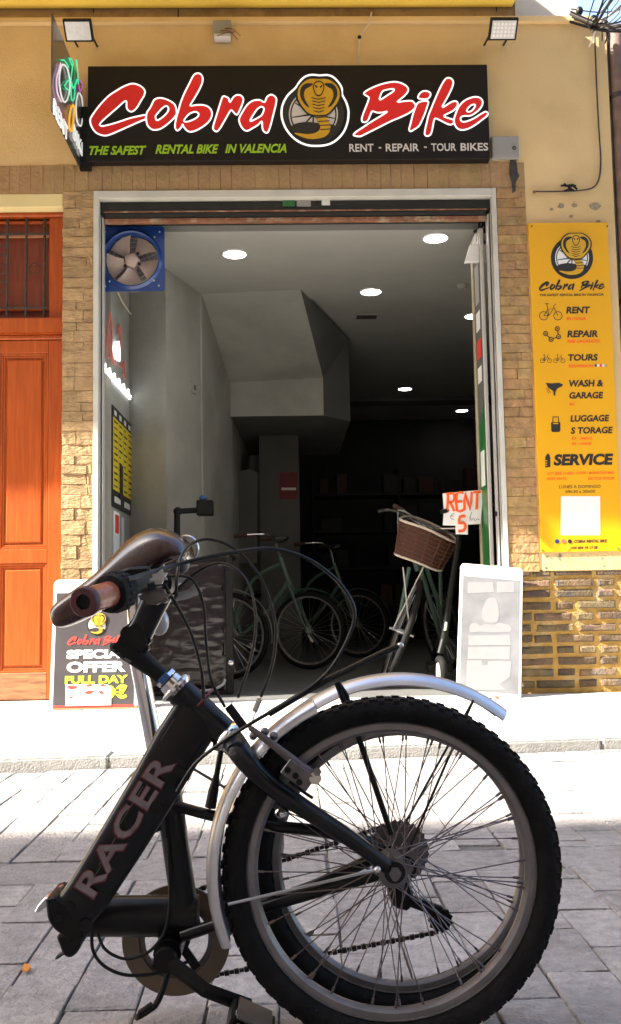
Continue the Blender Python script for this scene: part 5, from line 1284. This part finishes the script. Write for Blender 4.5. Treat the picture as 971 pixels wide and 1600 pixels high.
# cables
def cable(pts, r, nm='brake_cable', mat='cable_black', k=6): return G().tube(sm(pts, k), r, 8).obj(nm, mat, bike)
cable([P1(276, 925, -0.10), P1(277, 900, -0.10), P1(284, 868, -0.08), P1(303, 848, -0.06), P1(332, 843, -0.05), P1(372, 861, -0.04), P1(408, 904, -0.03), P1(428, 960, -0.03), P1(431, 1003, -0.03), P1(423, 1049, -0.03), P1(408, 1089, -0.03)], 0.0022)
cable([P1(408, 1089, -0.03), P1(391, 1137, -0.03)], 0.0010, mat='steel')
cable([P1(200, 905, -0.20), P1(270, 884, -0.12), P1(322, 871, -0.1), P1(378, 861, -0.08), P1(418, 857, -0.06), P1(454, 863, -0.05), P1(490, 878, -0.04), P1(527, 907, -0.03), P1(550, 940, -0.03), P1(554, 967, -0.03), P1(543, 1000, -0.03), P1(523, 1036, -0.03), P1(500, 1062, -0.03), P1(460, 1091, -0.035), P1(393, 1130, -0.04), P1(341, 1164, -0.035), P1(304, 1195, -0.03), P1(277, 1237, -0.028)], 0.0028)
cable([P1(624, 1009, 0.0), P1(585, 1026, 0.0), P1(545, 1046, -0.01), P1(510, 1063, -0.02), P1(470, 1086, -0.028), P1(420, 1116, -0.034)], [0.003]+[0.0046]*30, 'gear_cable')
G().ball(P1(626, 1008, 0.0), 0.005, 0.004, 0.004).obj('cable_tip', 'steel', bike)
cable([P1(255, 905, -0.06), P1(262, 922, -0.06), P1(276, 945, -0.05), P1(295, 981, -0.04), P1(308, 1018, -0.03), P1(316, 1055, -0.028), P1(319, 1092, -0.026)], 0.0025, 'gear_cable')
cable([P2(144, 1455, -0.04), P2(145, 1483, -0.04), P2(158, 1505, -0.04), P2(181, 1519, -0.04), P2(207, 1524, -0.035), P2(247, 1520, -0.03), P2(300, 1500, 0.0)], 0.0026, 'gear_cable')
cable([P2(152, 1455, -0.045), P2(162, 1480, -0.045), P2(181, 1494, -0.045), P2(203, 1498, -0.045), P2(233, 1487, -0.045), P2(255, 1461, -0.042), P2(264, 1428, -0.035), P2(266, 1390, -0.03), P2(264, 1342, -0.025), P2(262, 1310, -0.022)], 0.0024, 'brake_cable')

cable([W(262, 900, 1.36), P1(300, 905, -0.06), P1(318, 945, -0.05), P1(322, 1000, -0.045), P1(330, 1060, -0.04), P1(352, 1105, -0.035)], 0.0022)
cable([P1(262, 940, 0.10), P1(300, 900, 0.10), P1(345, 880, 0.09), P1(385, 905, 0.07), P1(400, 965, 0.04), P1(392, 1030, 0.02), P1(372, 1090, 0.0)], 0.0022, 'gear_cable')
# stem
stm = partgroup('stem', bike)
G().tube([P1(188, 1000), P1(205, 1016), P1(240, 1046), P1(272, 1072)], [0.0205, 0.0185, 0.0125, 0.0125], 18).obj('quill', 'part_black', stm)
G().poly([P1(x, y, -0.018) for x, y in ((183, 992), (196, 975), (216, 965), (232, 985), (236, 1010), (222, 1026), (200, 1022), (184, 1010))], (0, 0.036, 0)).obj('knuckle', 'part_black', stm, smooth=True, bevel=0.006, seg=2)
slab_tube([P1(212, 1000), P1(226, 975), P1(240, 945), P1(248, 922)], [0.021, 0.019, 0.020, 0.024], [0.018, 0.017, 0.018, 0.022], 18, 0.7).obj('extension', 'frame_black', stm)
for a, b_ in ((178, 1010), (201, 1029), (190, 1016)): G().tube([P1(a, b_, -0.014), P1(a+2, b_+1, 0.0)], 0.0062, 8).obj('clamp_bolt', 'dirty_steel', stm)
# handlebar with sweep, grips, levers
hbm = P1(250, 912)
hbn = W(130, 941, 1.165); hbf = Vector((hbn.x+0.02, 2*hbm.y-hbn.y, hbn.z-0.004))
hb = G().tube(sm([hbn+(hbm-hbn)*0.3, hbm-YA*0.09+Vector((-0.008, 0, 0)), hbm-YA*0.03, hbm+YA*0.03, hbm+YA*0.09+Vector((-0.008, 0, 0)), hbf+(hbm-hbf)*0.3], 4), 0.0112, 14).obj('handlebar', 'part_black', bike)
G().tube([hbm-YA*0.026, hbm+YA*0.026], 0.021, 18).obj('bar_clamp', 'part_black', hb)
for nm_, e, other in (('grip', hbn, hbm), ('grip', hbf, hbm)):
    d = (Vector((other.x-0.008, other.y-(0.09 if e is hbn else -0.09), other.z))-e).normalized()
    gp = partgroup(nm_, bike)
    G().lathe([(0.0095, 0.0035), (0.0095, 0.0), (0.0172, 0.0), (0.0186, 0.002), (0.0186, 0.010), (0.0165, 0.012)], e, d, 28).obj('end_ring', 'grip_end', gp)
    G().disc(e+d*0.004, d, 0.0096, 0.002, 20).obj('end_plug', 'part_black', gp)
    G().lathe([(0.0162, 0.011), (0.0165, 0.04), (0.0165, 0.068)], e, d, 28).obj('sleeve', 'grip_brown', gp)
    G().lathe([(0.0165, 0.066), (0.024, 0.067), (0.0255, 0.072), (0.0255, 0.098), (0.024, 0.103), (0.019, 0.105), (0.0195, 0.112), (0.0115, 0.116)], e, d, 28).obj('twist_shifter', 'rubber', gp)
    for kk in range(18):
        a = 2*math.pi*kk/18; e1 = Vector((1, 0, 0)); e1 = (e1-d*e1.dot(d)).normalized(); e2 = d.cross(e1); rd = e1*math.cos(a)+e2*math.sin(a)
        G().obox(e+d*0.088+rd*0.0255, d*0.009, rd*0.0012, d.cross(rd)*0.0018).obj('shifter_rib', 'rubber', gp, smooth=False)
lv = partgroup('brake_lever', bike)
y_l = hbn.y+0.115
G().poly([W(x, y, y_l) for x, y in ((165, 900), (200, 886), (232, 884), (236, 892), (232, 899), (200, 903), (168, 909))], (0, 0.014, 0)).obj('blade', 'part_black', lv, smooth=False, bevel=0.004)
G().poly([W(x, y, y_l-0.012) for x, y in ((231, 899), (246, 889), (258, 889), (263, 900), (258, 911), (236, 914))], (0, 0.022, 0)).obj('lever_body', 'alloy', lv, smooth=False, bevel=0.006, seg=2)
G().tube([W(232, 915, y_l+0.02), W(262, 908, y_l+0.03)], 0.004, 8).obj('lever_pin', 'part_black', lv)
G().poly([W(x, y, y_l+0.05) for x, y in ((212, 925), (236, 918), (262, 922), (268, 936), (250, 946), (222, 944))], (0, 0.03, 0)).obj('clamp', 'dirty_steel', lv, smooth=False, bevel=0.006, seg=2)
G().tube([W(259, 886, y_l+0.03), W(276, 878, y_l+0.03)], 0.005, 8).obj('barrel_adjuster', 'part_black', lv)
lv2 = partgroup('brake_lever', bike)
y_f = Y1+0.12
G().tube(sm([W(268, 935, y_f), W(285, 931, y_f), W(300, 926, y_f), W(311, 917, y_f)], 3), [(0.006, 0.004)]*3+[(0.007, 0.004)]*4+[(0.009, 0.005)]*3, 10).obj('blade', 'alloy', lv2)
G().ball(W(262, 928, y_f), 0.018, 0.02, 0.014).obj('lever_body', 'part_black', lv2)
G().ball(W(249, 972, y_f+0.02), 0.016, 0.012, 0.022).obj('bell', 'alloy', lv2)
G().tube(sm([W(232, 1005, y_f), W(236, 985, y_f), W(246, 960, y_f)], 3), 0.003, 6).obj('bell_arm', 'steel', lv2)
G().tube([W(268, 912, y_f), W(290, 902, y_f)], 0.007, 10).obj('clamp', 'fender', lv2)
G().ball(W(285, 880, y_f), 0.012, 0.012, 0.016).obj('adjuster', 'dirty_steel', lv2)
# saddle: cross-sections from nose to tail
sad = partgroup('saddle', bike)
Y3 = Y2+0.01
secs = [  # pixel of top line, pixel of lower edge, half width
    ((77, 957), (83, 978), 0.014), ((83, 945), (97, 984), 0.024), ((100, 932), (118, 978), 0.027), ((122, 917), (144, 966), 0.028), ((145, 900), (170, 952), 0.030), ((168, 879), (198, 928), 0.034),
    ((192, 850), (228, 908), 0.050), ((220, 830), (250, 892), 0.066), ((246, 823), (272, 884), 0.075), ((270, 829), (288, 880), 0.076), ((289, 840), (297, 876), 0.066), ((300, 852), (302, 868), 0.045)]
g = G(); nsec = 15; vs = []
for (tp, lo, hw_) in secs:
    T_, L_ = W(*tp, Y3), W(*lo, Y3); dn = L_-T_
    for k in range(nsec):
        a = -1+2*k/(nsec-1); s_ = math.sin(a*math.pi/2); c_ = abs(math.cos(a*math.pi/2))
        drop = (1-c_**0.75)
        vs.append(T_+dn*drop*0.97+YA*hw_*math.copysign(abs(s_)**0.8, s_))
m = len(secs)
fs = [(i*nsec+k, i*nsec+k+1, (i+1)*nsec+k+1, (i+1)*nsec+k) for i in range(m-1) for k in range(nsec-1)]
fs += [tuple(range(nsec)), tuple(reversed(range((m-1)*nsec, m*nsec)))]
fs += [(i*nsec, (i+1)*nsec, (i+1)*nsec+nsec-1, i*nsec+nsec-1) for i in range(m-1)]
g.add(vs, fs); so = g.obj('cover', 'leather', sad)
md = so.modifiers.new('sub', 'SUBSURF'); md.levels = 2; md.render_levels = 2
for s_ in (-1, 1):
    G().tube(sm([W(120, 962, Y3+0.008*s_), W(170, 943, Y3+0.02*s_), W(214, 918, Y3+0.022*s_), W(255, 893, Y3+0.024*s_), W(288, 872, Y3+0.04*s_)], 4), 0.0035, 8).obj('rail', 'steel', sad)
G().tube([W(214, 915, Y3-0.03), W(214, 915, Y3+0.03)], 0.014, 12).obj('rail_clamp', 'part_black', sad)
G().tube([W(212, 960, Y3), W(214, 912, Y3)], 0.0125, 12).obj('post_top', 'chrome', sad)
G().torus(W(291, 858, Y3-0.02), (0.3, 1, 0), 0.02, 0.0025, 24, 6).obj('spring_loop', 'steel', sad)

lf_ = G().poly([WZ(38, 1508, 0.004), WZ(46, 1509, 0.004), WZ(49, 1514, 0.004), WZ(43, 1519, 0.004), WZ(35, 1517, 0.004)], (0, 0, 0.003)).obj('fallen_leaf', 'leaf_orange', None, smooth=False)
tag(lf_, 'tiny orange fallen leaf on the pavers at far left', 'leaf')

# ================================================================== BICYCLES AND THINGS INSIDE THE SHOP
def basis(axis, up=(0, 0, 1)):
    a = Vector(axis).normalized(); u = Vector(up); u = (u-a*u.dot(a)).normalized(); return a, u, a.cross(u)
def simple_wheel(parent, c, axis, R, name, tm='rubber', tw=0.02, rimm='rim_metal'):
    w = partgroup(name, parent)
    G().torus(c, axis, R-tw, tw, 56, 10).obj('tyre', tm, w)
    G().lathe([(R-2*tw+0.004, -0.011), (R-2*tw-0.012, -0.007), (R-2*tw-0.012, 0.007), (R-2*tw+0.004, 0.011)], c, axis, 56).obj('rim', rimm, w)
    G().disc(c, axis, 0.022, 0.07, 16).obj('hub', 'steel', w)
    a, u, v = basis(axis)
    me = G().tube([Vector((0.02, 0, 0)), Vector((R-2*tw-0.008, 0, 0))], 0.0013, 4).mesh('spoke', 'steel')
    for k in range(28):
        t = 2*math.pi*k/28; d = u*math.cos(t)+v*math.sin(t)
        o = link('spoke', me, w, c+a*(0.02*(-1)**k)); o.rotation_mode = 'QUATERNION'; o.rotation_quaternion = d.to_track_quat('X', 'Z')
    return w
def city_bike(label, hub, head, D, R, fm, group):
    """hub = front wheel centre, D = unit heading (horizontal)"""
    b = thing('city_bicycle', label, 'bicycle', (hub.x-D.x*0.5, hub.y-D.y*0.5, SWZ), group)
    ax = Vector((-D.y, D.x, 0)); Z = Vector((0, 0, 1))
    simple_wheel(b, hub, ax, R, 'front_wheel'); hr = hub-D*1.02; simple_wheel(b, hr, ax, R, 'rear_wheel')
    crown = hub-D*0.16+Z*(R+0.06); hd_ = hub-D*0.24+Z*(R+0.28); bbk = hub-D*0.60+Z*(-0.04); st2 = hub-D*0.74+Z*(R+0.12)
    for s_ in (-1, 1):
        G().tube([crown+ax*0.03*s_, hub+ax*0.05*s_-D*0.03+Z*0.06, hub+ax*0.05*s_], [0.013, 0.010, 0.007], 8).obj('fork_blade', fm, b)
        G().tube([bbk+ax*0.02*s_, hr+ax*0.05*s_], 0.009, 8).obj('chain_stay', fm, b); G().tube([st2+ax*0.01*s_, hr+ax*0.05*s_], 0.008, 8).obj('seat_stay', fm, b)
    G().tube([crown, hd_], 0.018, 10).obj('head_tube', fm, b); G().tube(sm([crown+Z*0.04, (crown+bbk)/2-Z*0.03, bbk], 4), 0.017, 10).obj('down_tube', fm, b)
    G().tube(sm([hd_-Z*0.05, (hd_+st2)/2-Z*0.10, bbk+(st2-bbk)*0.35], 4), 0.015, 10).obj('top_tube', fm, b); G().tube([bbk, st2], 0.016, 10).obj('seat_tube', fm, b)
    G().tube([st2, st2+Z*0.14-D*0.03], 0.0125, 8).obj('seat_post', 'chrome', b); G().ball(st2+Z*0.17-D*0.04, 0.13, 0.08, 0.045).obj('saddle', 'wicker_dark', b)
    G().tube([hd_, hd_+Z*0.12-D*0.03], 0.0115, 8).obj('stem', 'chrome', b)
    hbc = hd_+Z*0.13-D*0.02
    G().tube(sm([hbc+ax*0.29-D*0.17+Z*0.05, hbc+ax*0.22+Z*0.05, hbc, hbc-ax*0.22+Z*0.05, hbc-ax*0.29-D*0.17+Z*0.05], 4), 0.011, 8).obj('handlebar', 'chrome', b)
    for s_ in (-1, 1): G().tube([hbc+ax*0.285*s_-D*0.15+Z*0.05, hbc+ax*0.30*s_-D*0.26+Z*0.045], 0.016, 10).obj('grip', 'wicker_dark', b)
    g = G(); aa, u, v = basis(ax)
    for c_, a0, a1 in ((hub, -40, 130), (hr, -10, 200)):
        pts = [c_+(D*math.cos(R_(t))+Z*math.sin(R_(t)))*(R+0.022) for t in range(a0+30, a1+20, 8)]
        G().tube(pts, [(0.004, 0.024)]*len(pts), 8).obj('mudguard', fm, b)
    G().disc(bbk+ax*0.05, ax, 0.085, 0.006, 28).obj('chainring', 'dirty_steel', b)
    G().bar(bbk+ax*0.06, bbk+ax*0.06+D*0.10-Z*0.13, 0.02, 0.012).obj('crank_arm', 'steel', b, smooth=False); G().bar(bbk-ax*0.06, bbk-ax*0.06-D*0.10+Z*0.13, 0.02, 0.012).obj('crank_arm', 'steel', b, smooth=False)
    return b
RB = 0.315
hB = W(483, 986, 7.85); hB.z = SWZ+RB; city_bike('mint city bicycle in the middle of the shop behind the foreground cables', hB, None, Vector((0.93, -0.36, 0)).normalized(), RB, 'mint', 'rental city bicycles inside the shop')
hA = W(357, 992, 7.05); hA.z = SWZ+RB; city_bike('dark city bicycle half hidden behind the film-wrapped panel', hA, None, Vector((0.95, -0.30, 0)).normalized(), RB, 'grey_metal', 'rental city bicycles inside the shop')
hE = W(560, 985, 9.2); hE.z = SWZ+RB; city_bike('dim city bicycle farthest back in the dark shop', hE, None, Vector((0.90, -0.43, 0)).normalized(), RB, 'mint', 'rental city bicycles inside the shop')

# bicycle with wicker basket, front wheel towards the street, leaning
YC = 6.35
cbk = thing('basket_bicycle', 'mint bicycle with brown wicker basket facing out of the shop', 'bicycle', WZ(640, 1050, SWZ), 'rental city bicycles inside the shop')
def PC(x, y, d=0.0): return W(x, y, YC+d)
wt, wb = PC(657, 905), PC(598, 1062); wb.z = SWZ
wc = (wt+wb)/2; Rc = (wt-wb).length/2; lu = (wt-wb).normalized()
axw = lu.cross(Vector((-0.02, -1.0, 0))).normalized()
simple_wheel(cbk, wc, axw, Rc, 'front_wheel', tw=0.021)
for s_ in (-1, 1):
    G().tube([PC(650, 890)+axw*0.045*s_, wc+axw*0.052*s_+lu*0.12, wc+axw*0.05*s_], [0.014, 0.011, 0.008], 8).obj('fork_blade', 'mint', cbk)
    G().tube([PC(630 if s_ > 0 else 662, 886, -0.05), wc+axw*0.06*s_], 0.0048, 6).obj('basket_stay', 'print_grey', cbk)
    G().tube([wc+axw*0.03*s_, wc+axw*0.085*s_], 0.009, 8).obj('axle_nut', 'steel', cbk)
G().tube([PC(653, 892, 0.03), PC(640, 845, 0.06), PC(632, 805, 0.08)], 0.019, 10).obj('head_tube', 'mint', cbk)
G().tube([PC(655, 880, 0.05), PC(676, 950, 0.35), PC(690, 1000, 0.62)], 0.017, 10).obj('down_tube', 'mint', cbk)
G().tube([PC(662, 875, 0.06), PC(683, 935, 0.36), PC(694, 985, 0.62)], 0.015, 10).obj('top_tube', 'mint', cbk)
G().tube([PC(690, 1000, 0.62), PC(688, 870, 0.70)], 0.015, 10).obj('seat_tube', 'mint', cbk)
G().ball(PC(686, 850, 0.72), 0.08, 0.13, 0.04).obj('saddle', 'wicker_dark', cbk)
rwC = PC(690, 1000, 1.0); rwC.z = SWZ+RB; simple_wheel(cbk, rwC, (0.95, 0.28, 0.15), RB, 'rear_wheel')
bs = partgroup('basket', cbk)
tc = [PC(x, y, d) for x, y, d in ((626, 812, -0.10), (666, 826, -0.16), (706, 845, -0.10), (716, 846, 0.06), (690, 826, 0.16), (646, 808, 0.14))]
bc = [PC(x, y, d) for x, y, d in ((618, 866, -0.08), (650, 878, -0.12), (682, 891, -0.08), (690, 888, 0.04), (666, 874, 0.10), (630, 862, 0.08))]
T6 = smooth_loop(tc, 5); B6 = smooth_loop(bc, 5); n6 = len(T6)
g = G(); rows = 8
vs = [B6[i].lerp(T6[i], r/rows) for r in range(rows+1) for i in range(n6)]
g.add(vs, [(r*n6+i, r*n6+(i+1) % n6, (r+1)*n6+(i+1) % n6, (r+1)*n6+i) for r in range(rows) for i in range(n6)]+[tuple(range(n6))])
g.obj('weave', 'wicker_dark', bs)
for r in range(1, rows):
    G().tube([B6[i].lerp(T6[i], r/rows)+Vector((0, 0, 0.003*(-1)**i)) for i in range(n6)], 0.0055, 5, closed=True).obj('woven_band', 'wicker', bs)
for i in range(0, n6, 2): G().tube([B6[i], T6[i]], 0.007, 5).obj('stake', 'wicker', bs)
G().tube(T6, 0.009, 8, closed=True).obj('rim', 'cream', bs); G().tube(B6, 0.008, 8, closed=True).obj('base_rim', 'cream', bs)
G().tube(sm([PC(592, 799, -0.1), PC(608, 797, -0.05), PC(624, 802, 0.05), PC(650, 816, 0.08), PC(680, 826, 0.06), PC(712, 826, 0.0)], 4), 0.010, 8).obj('handlebar', 'chrome', cbk)
G().tube([PC(616, 790, 0.1), PC(630, 798, 0.06)], 0.016, 8).obj('grip', 'wicker_dark', cbk)
for k in range(4): G().tube(sm([PC(622+k*3, 797, 0), PC(640+k*4, 803+k*3, -0.05), PC(668+k*6, 826, -0.03), PC(690+k*8, 830+k*2, 0.0)], 4), 0.004, 6).obj('brake_cable', 'grey_metal', cbk)
G().tube([PC(622, 800, -0.05), PC(622, 835, -0.08)], 0.0045, 6).obj('cable', 'chrome', cbk)

# scooter with the handwritten card
scb = thing('kick_scooter', 'dark kick scooter standing beside the basket bicycle', 'scooter', WZ(690, 1060, SWZ))
YK = 6.02
G().tube([W(722, 790, YK), W(716, 850, YK), W(702, 940, YK), W(694, 1000, YK)], [0.016, 0.017, 0.02, 0.024], 12).obj('column', 'part_black', scb)
G().tube([W(690, 800, YK-0.1), W(724, 792, YK), W(744, 788, YK+0.04)], 0.014, 10).obj('handlebar', 'part_black', scb)
fwS = W(688, 1030, YK-0.02); fwS.z = SWZ+0.105; G().torus(fwS, (1, 0.12, 0), 0.082, 0.023, 36, 10).obj('front_wheel', 'rubber', scb); G().disc(fwS, (1, 0.12, 0), 0.062, 0.03, 24).obj('front_hub', 'grey_metal', scb)
G().tube([W(694, 998, YK), fwS+Vector((0, 0, 0.115))], 0.022, 10).obj('fork', 'part_black', scb)
G().bar(Vector((fwS.x+0.02, YK+0.12, SWZ+0.12)), Vector((fwS.x+0.1, YK+0.75, SWZ+0.10)), 0.16, 0.05, (0, 0, 1)).obj('deck', 'part_black', scb, smooth=False, bevel=0.008)
rwS = Vector((fwS.x+0.12, YK+0.88, SWZ+0.105)); G().torus(rwS, (1, 0.12, 0), 0.082, 0.023, 36, 10).obj('rear_wheel', 'rubber', scb)
G().tube([W(696, 985, YK-0.025), W(698, 972, YK-0.025)], 0.008, 8).obj('reflector', 'print_grey', scb)
cd = thing('price_card', 'white card with orange handwritten rental price hung on the scooter', 'card', W(722, 835, 5.94))
FC = Face((0, 5.94, 0), (1, 0, 0), (0, 0, 1))
ZCd = zc(580, 760, 4.855)
FC.shape([ZCd([(543, 55), (700, 38), (846, 26), (842, 150), (830, 285), (735, 290), (734, 366), (642, 362), (640, 298), (545, 295), (552, 180)])], 'paper', cd, 'sheet', 0.0, 0.002)
def hand(lines, w_, mat='print_orange'):
    for l in lines: FC.line(ZCd(l), w_, mat, cd, 'pen_stroke', 0.003, False, 2, 6)
hand([[(578, 190), (584, 60)], [(570, 58), (620, 52), (632, 80), (620, 115), (585, 122)], [(600, 120), (632, 188)]], 0.008)
hand([[(700, 50), (650, 55), (652, 185), (700, 180)], [(652, 118), (692, 114)]], 0.008)
hand([[(708, 182), (712, 48), (752, 178), (762, 42)]], 0.008); hand([[(776, 45), (832, 40)], [(805, 44), (800, 175)]], 0.008)
hand([[(715, 228), (675, 230), (668, 280), (700, 275), (716, 305), (700, 335), (662, 338)]], 0.009)
hand([[(632, 205), (610, 215), (604, 240), (630, 252)], [(598, 225), (628, 225)], [(750, 262), (752, 235), (765, 260), (775, 240), (790, 262), (805, 245), (820, 255)], [(765, 195), (745, 240)]], 0.0022, 'grey_metal')

# film-wrapped panel inside the opening
fp = thing('wrapped_panel', 'dark panel wrapped in shiny crinkled film standing inside the opening', 'display panel', WZ(295, 1082, SWZ))
YW = 6.0
a, b_ = W(232, 1060, YW), W(352, 875, YW)
g = G(); nx_, nz_ = 40, 60; r6 = random.Random(21); vs = []
for j in range(nz_+1):
    for i in range(nx_+1):
        x_ = a.x+(b_.x-a.x)*i/nx_; z_ = SWZ+0.02+(b_.z-SWZ-0.02)*j/nz_
        amp = 0.006 if 1 < i < nx_-1 and 1 < j < nz_-1 else 0.0
        nv = mnoise.noise(Vector((x_*5, 3.1, z_*26)))+0.5*mnoise.noise(Vector((x_*13, 7.7, z_*44)))
        vs.append((x_, YW-amp*1.6*(1-abs(nv))-amp*0.3*r6.random(), z_))
g.add(vs, [(j*(nx_+1)+i, j*(nx_+1)+i+1, (j+1)*(nx_+1)+i+1, (j+1)*(nx_+1)+i) for j in range(nz_) for i in range(nx_)])
me = g.mesh('film', 'plastic_film', fix=False); link('film', me, fp)
fw_ = 0.018
for (x0, x1, z0, z1) in ((a.x-fw_, a.x, SWZ, b_.z+fw_), (b_.x, b_.x+0.045, SWZ, b_.z+fw_), (a.x, b_.x, b_.z, b_.z+fw_), (a.x, b_.x, SWZ, SWZ+0.02)):
    G().box(x0, x1, YW-0.022, YW+0.03, z0, z1).obj('frame_bar', 'part_black', fp, smooth=False, bevel=0.004)
G().ball(W(361, 1036, YW-0.03), 0.02, 0.012, 0.02).obj('caster', 'steel', fp)
G().tube(sm([W(300, 1080, YW-0.1), W(330, 1078, YW-0.12), W(348, 1070, YW-0.1), W(352, 1062, YW-0.06)], 4), 0.008, 8).obj('floor_cable', 'grey_metal', fp)
# repair stand
rs = thing('repair_stand', 'black bicycle repair stand with clamp arm inside the shop', 'repair stand', WZ(278, 1060, SWZ))
YR = 6.45
G().tube([W(277, 1070, YR), W(277, 800, YR)], 0.021, 12).obj('post', 'part_black', rs)
G().tube([W(277, 799, YR), W(312, 797, YR)], 0.019, 12).obj('arm', 'part_black', rs)
G().ball(W(278, 799, YR), 0.03, 0.03, 0.03).obj('elbow', 'part_black', rs)
G().box(W(308, 790, YR).x, W(334, 790, YR).x, YR-0.05, YR+0.05, W(320, 806, YR).z, W(320, 782, YR).z).obj('clamp', 'part_black', rs, smooth=False, bevel=0.008)
G().ball(W(318, 778, YR), 0.03, 0.02, 0.02).obj('clamp_knob', 'blue_plastic', rs)
for s_ in (-1, 1): G().tube([W(277, 1000, YR), Vector((W(277, 1000, YR).x+0.25*s_, YR-0.15*s_, SWZ+0.015))], 0.014, 8).obj('leg', 'part_black', rs)
# tall narrow dark locker / shelf shapes in the dark behind
ck = thing('leaning_panel', 'grey-green panel leaning against the wall beside the column', 'panel', W(385, 880, 8.9))
G().poly([W(x, y, 8.9) for x, y in ((363, 750), (372, 737), (392, 733), (403, 738), (402, 880), (363, 880))], (0, 0.06, 0)).obj('sheet', 'int_mid', ck, smooth=False)
G().tube([W(316, 744, 8.2), W(360, 760, 8.2)], 0.014, 8).obj('hook_arm', 'grey_metal', ck)
bx = thing('shelf_unit', 'shelving with small boxes, coloured near black to sink into shade at the back of the shop', 'shelves', (1.3, 11.5, SWZ))
for z in (0.5, 0.95, 1.4, 1.85): G().box(0.3, 2.4, 11.6, 12.1, z, z+0.03).obj('shelf', 'int_dark', bx, smooth=False)  # near-black colour puts the dark of the back into shelves and boxes
for x in (0.3, 1.35, 2.38): G().box(x, x+0.03, 11.6, 12.1, SWZ, 2.2).obj('upright', 'int_dark', bx, smooth=False)
r7 = random.Random(31)
for z in (0.53, 0.98, 1.43, 1.88):
    x = 0.4
    while x < 2.2:
        w_ = r7.uniform(0.1, 0.3)
        if r7.random() < 0.75:
            t_ = G().box(x, x+w_, 11.62, 11.9, z+0.001, z+r7.uniform(0.12, 0.32)).obj('carton', r7.choice(['int_dark', 'wicker_dark', 'part_black', 'int_dark']), bx, smooth=False, bevel=0.004)
        x += w_+r7.uniform(0.02, 0.1)
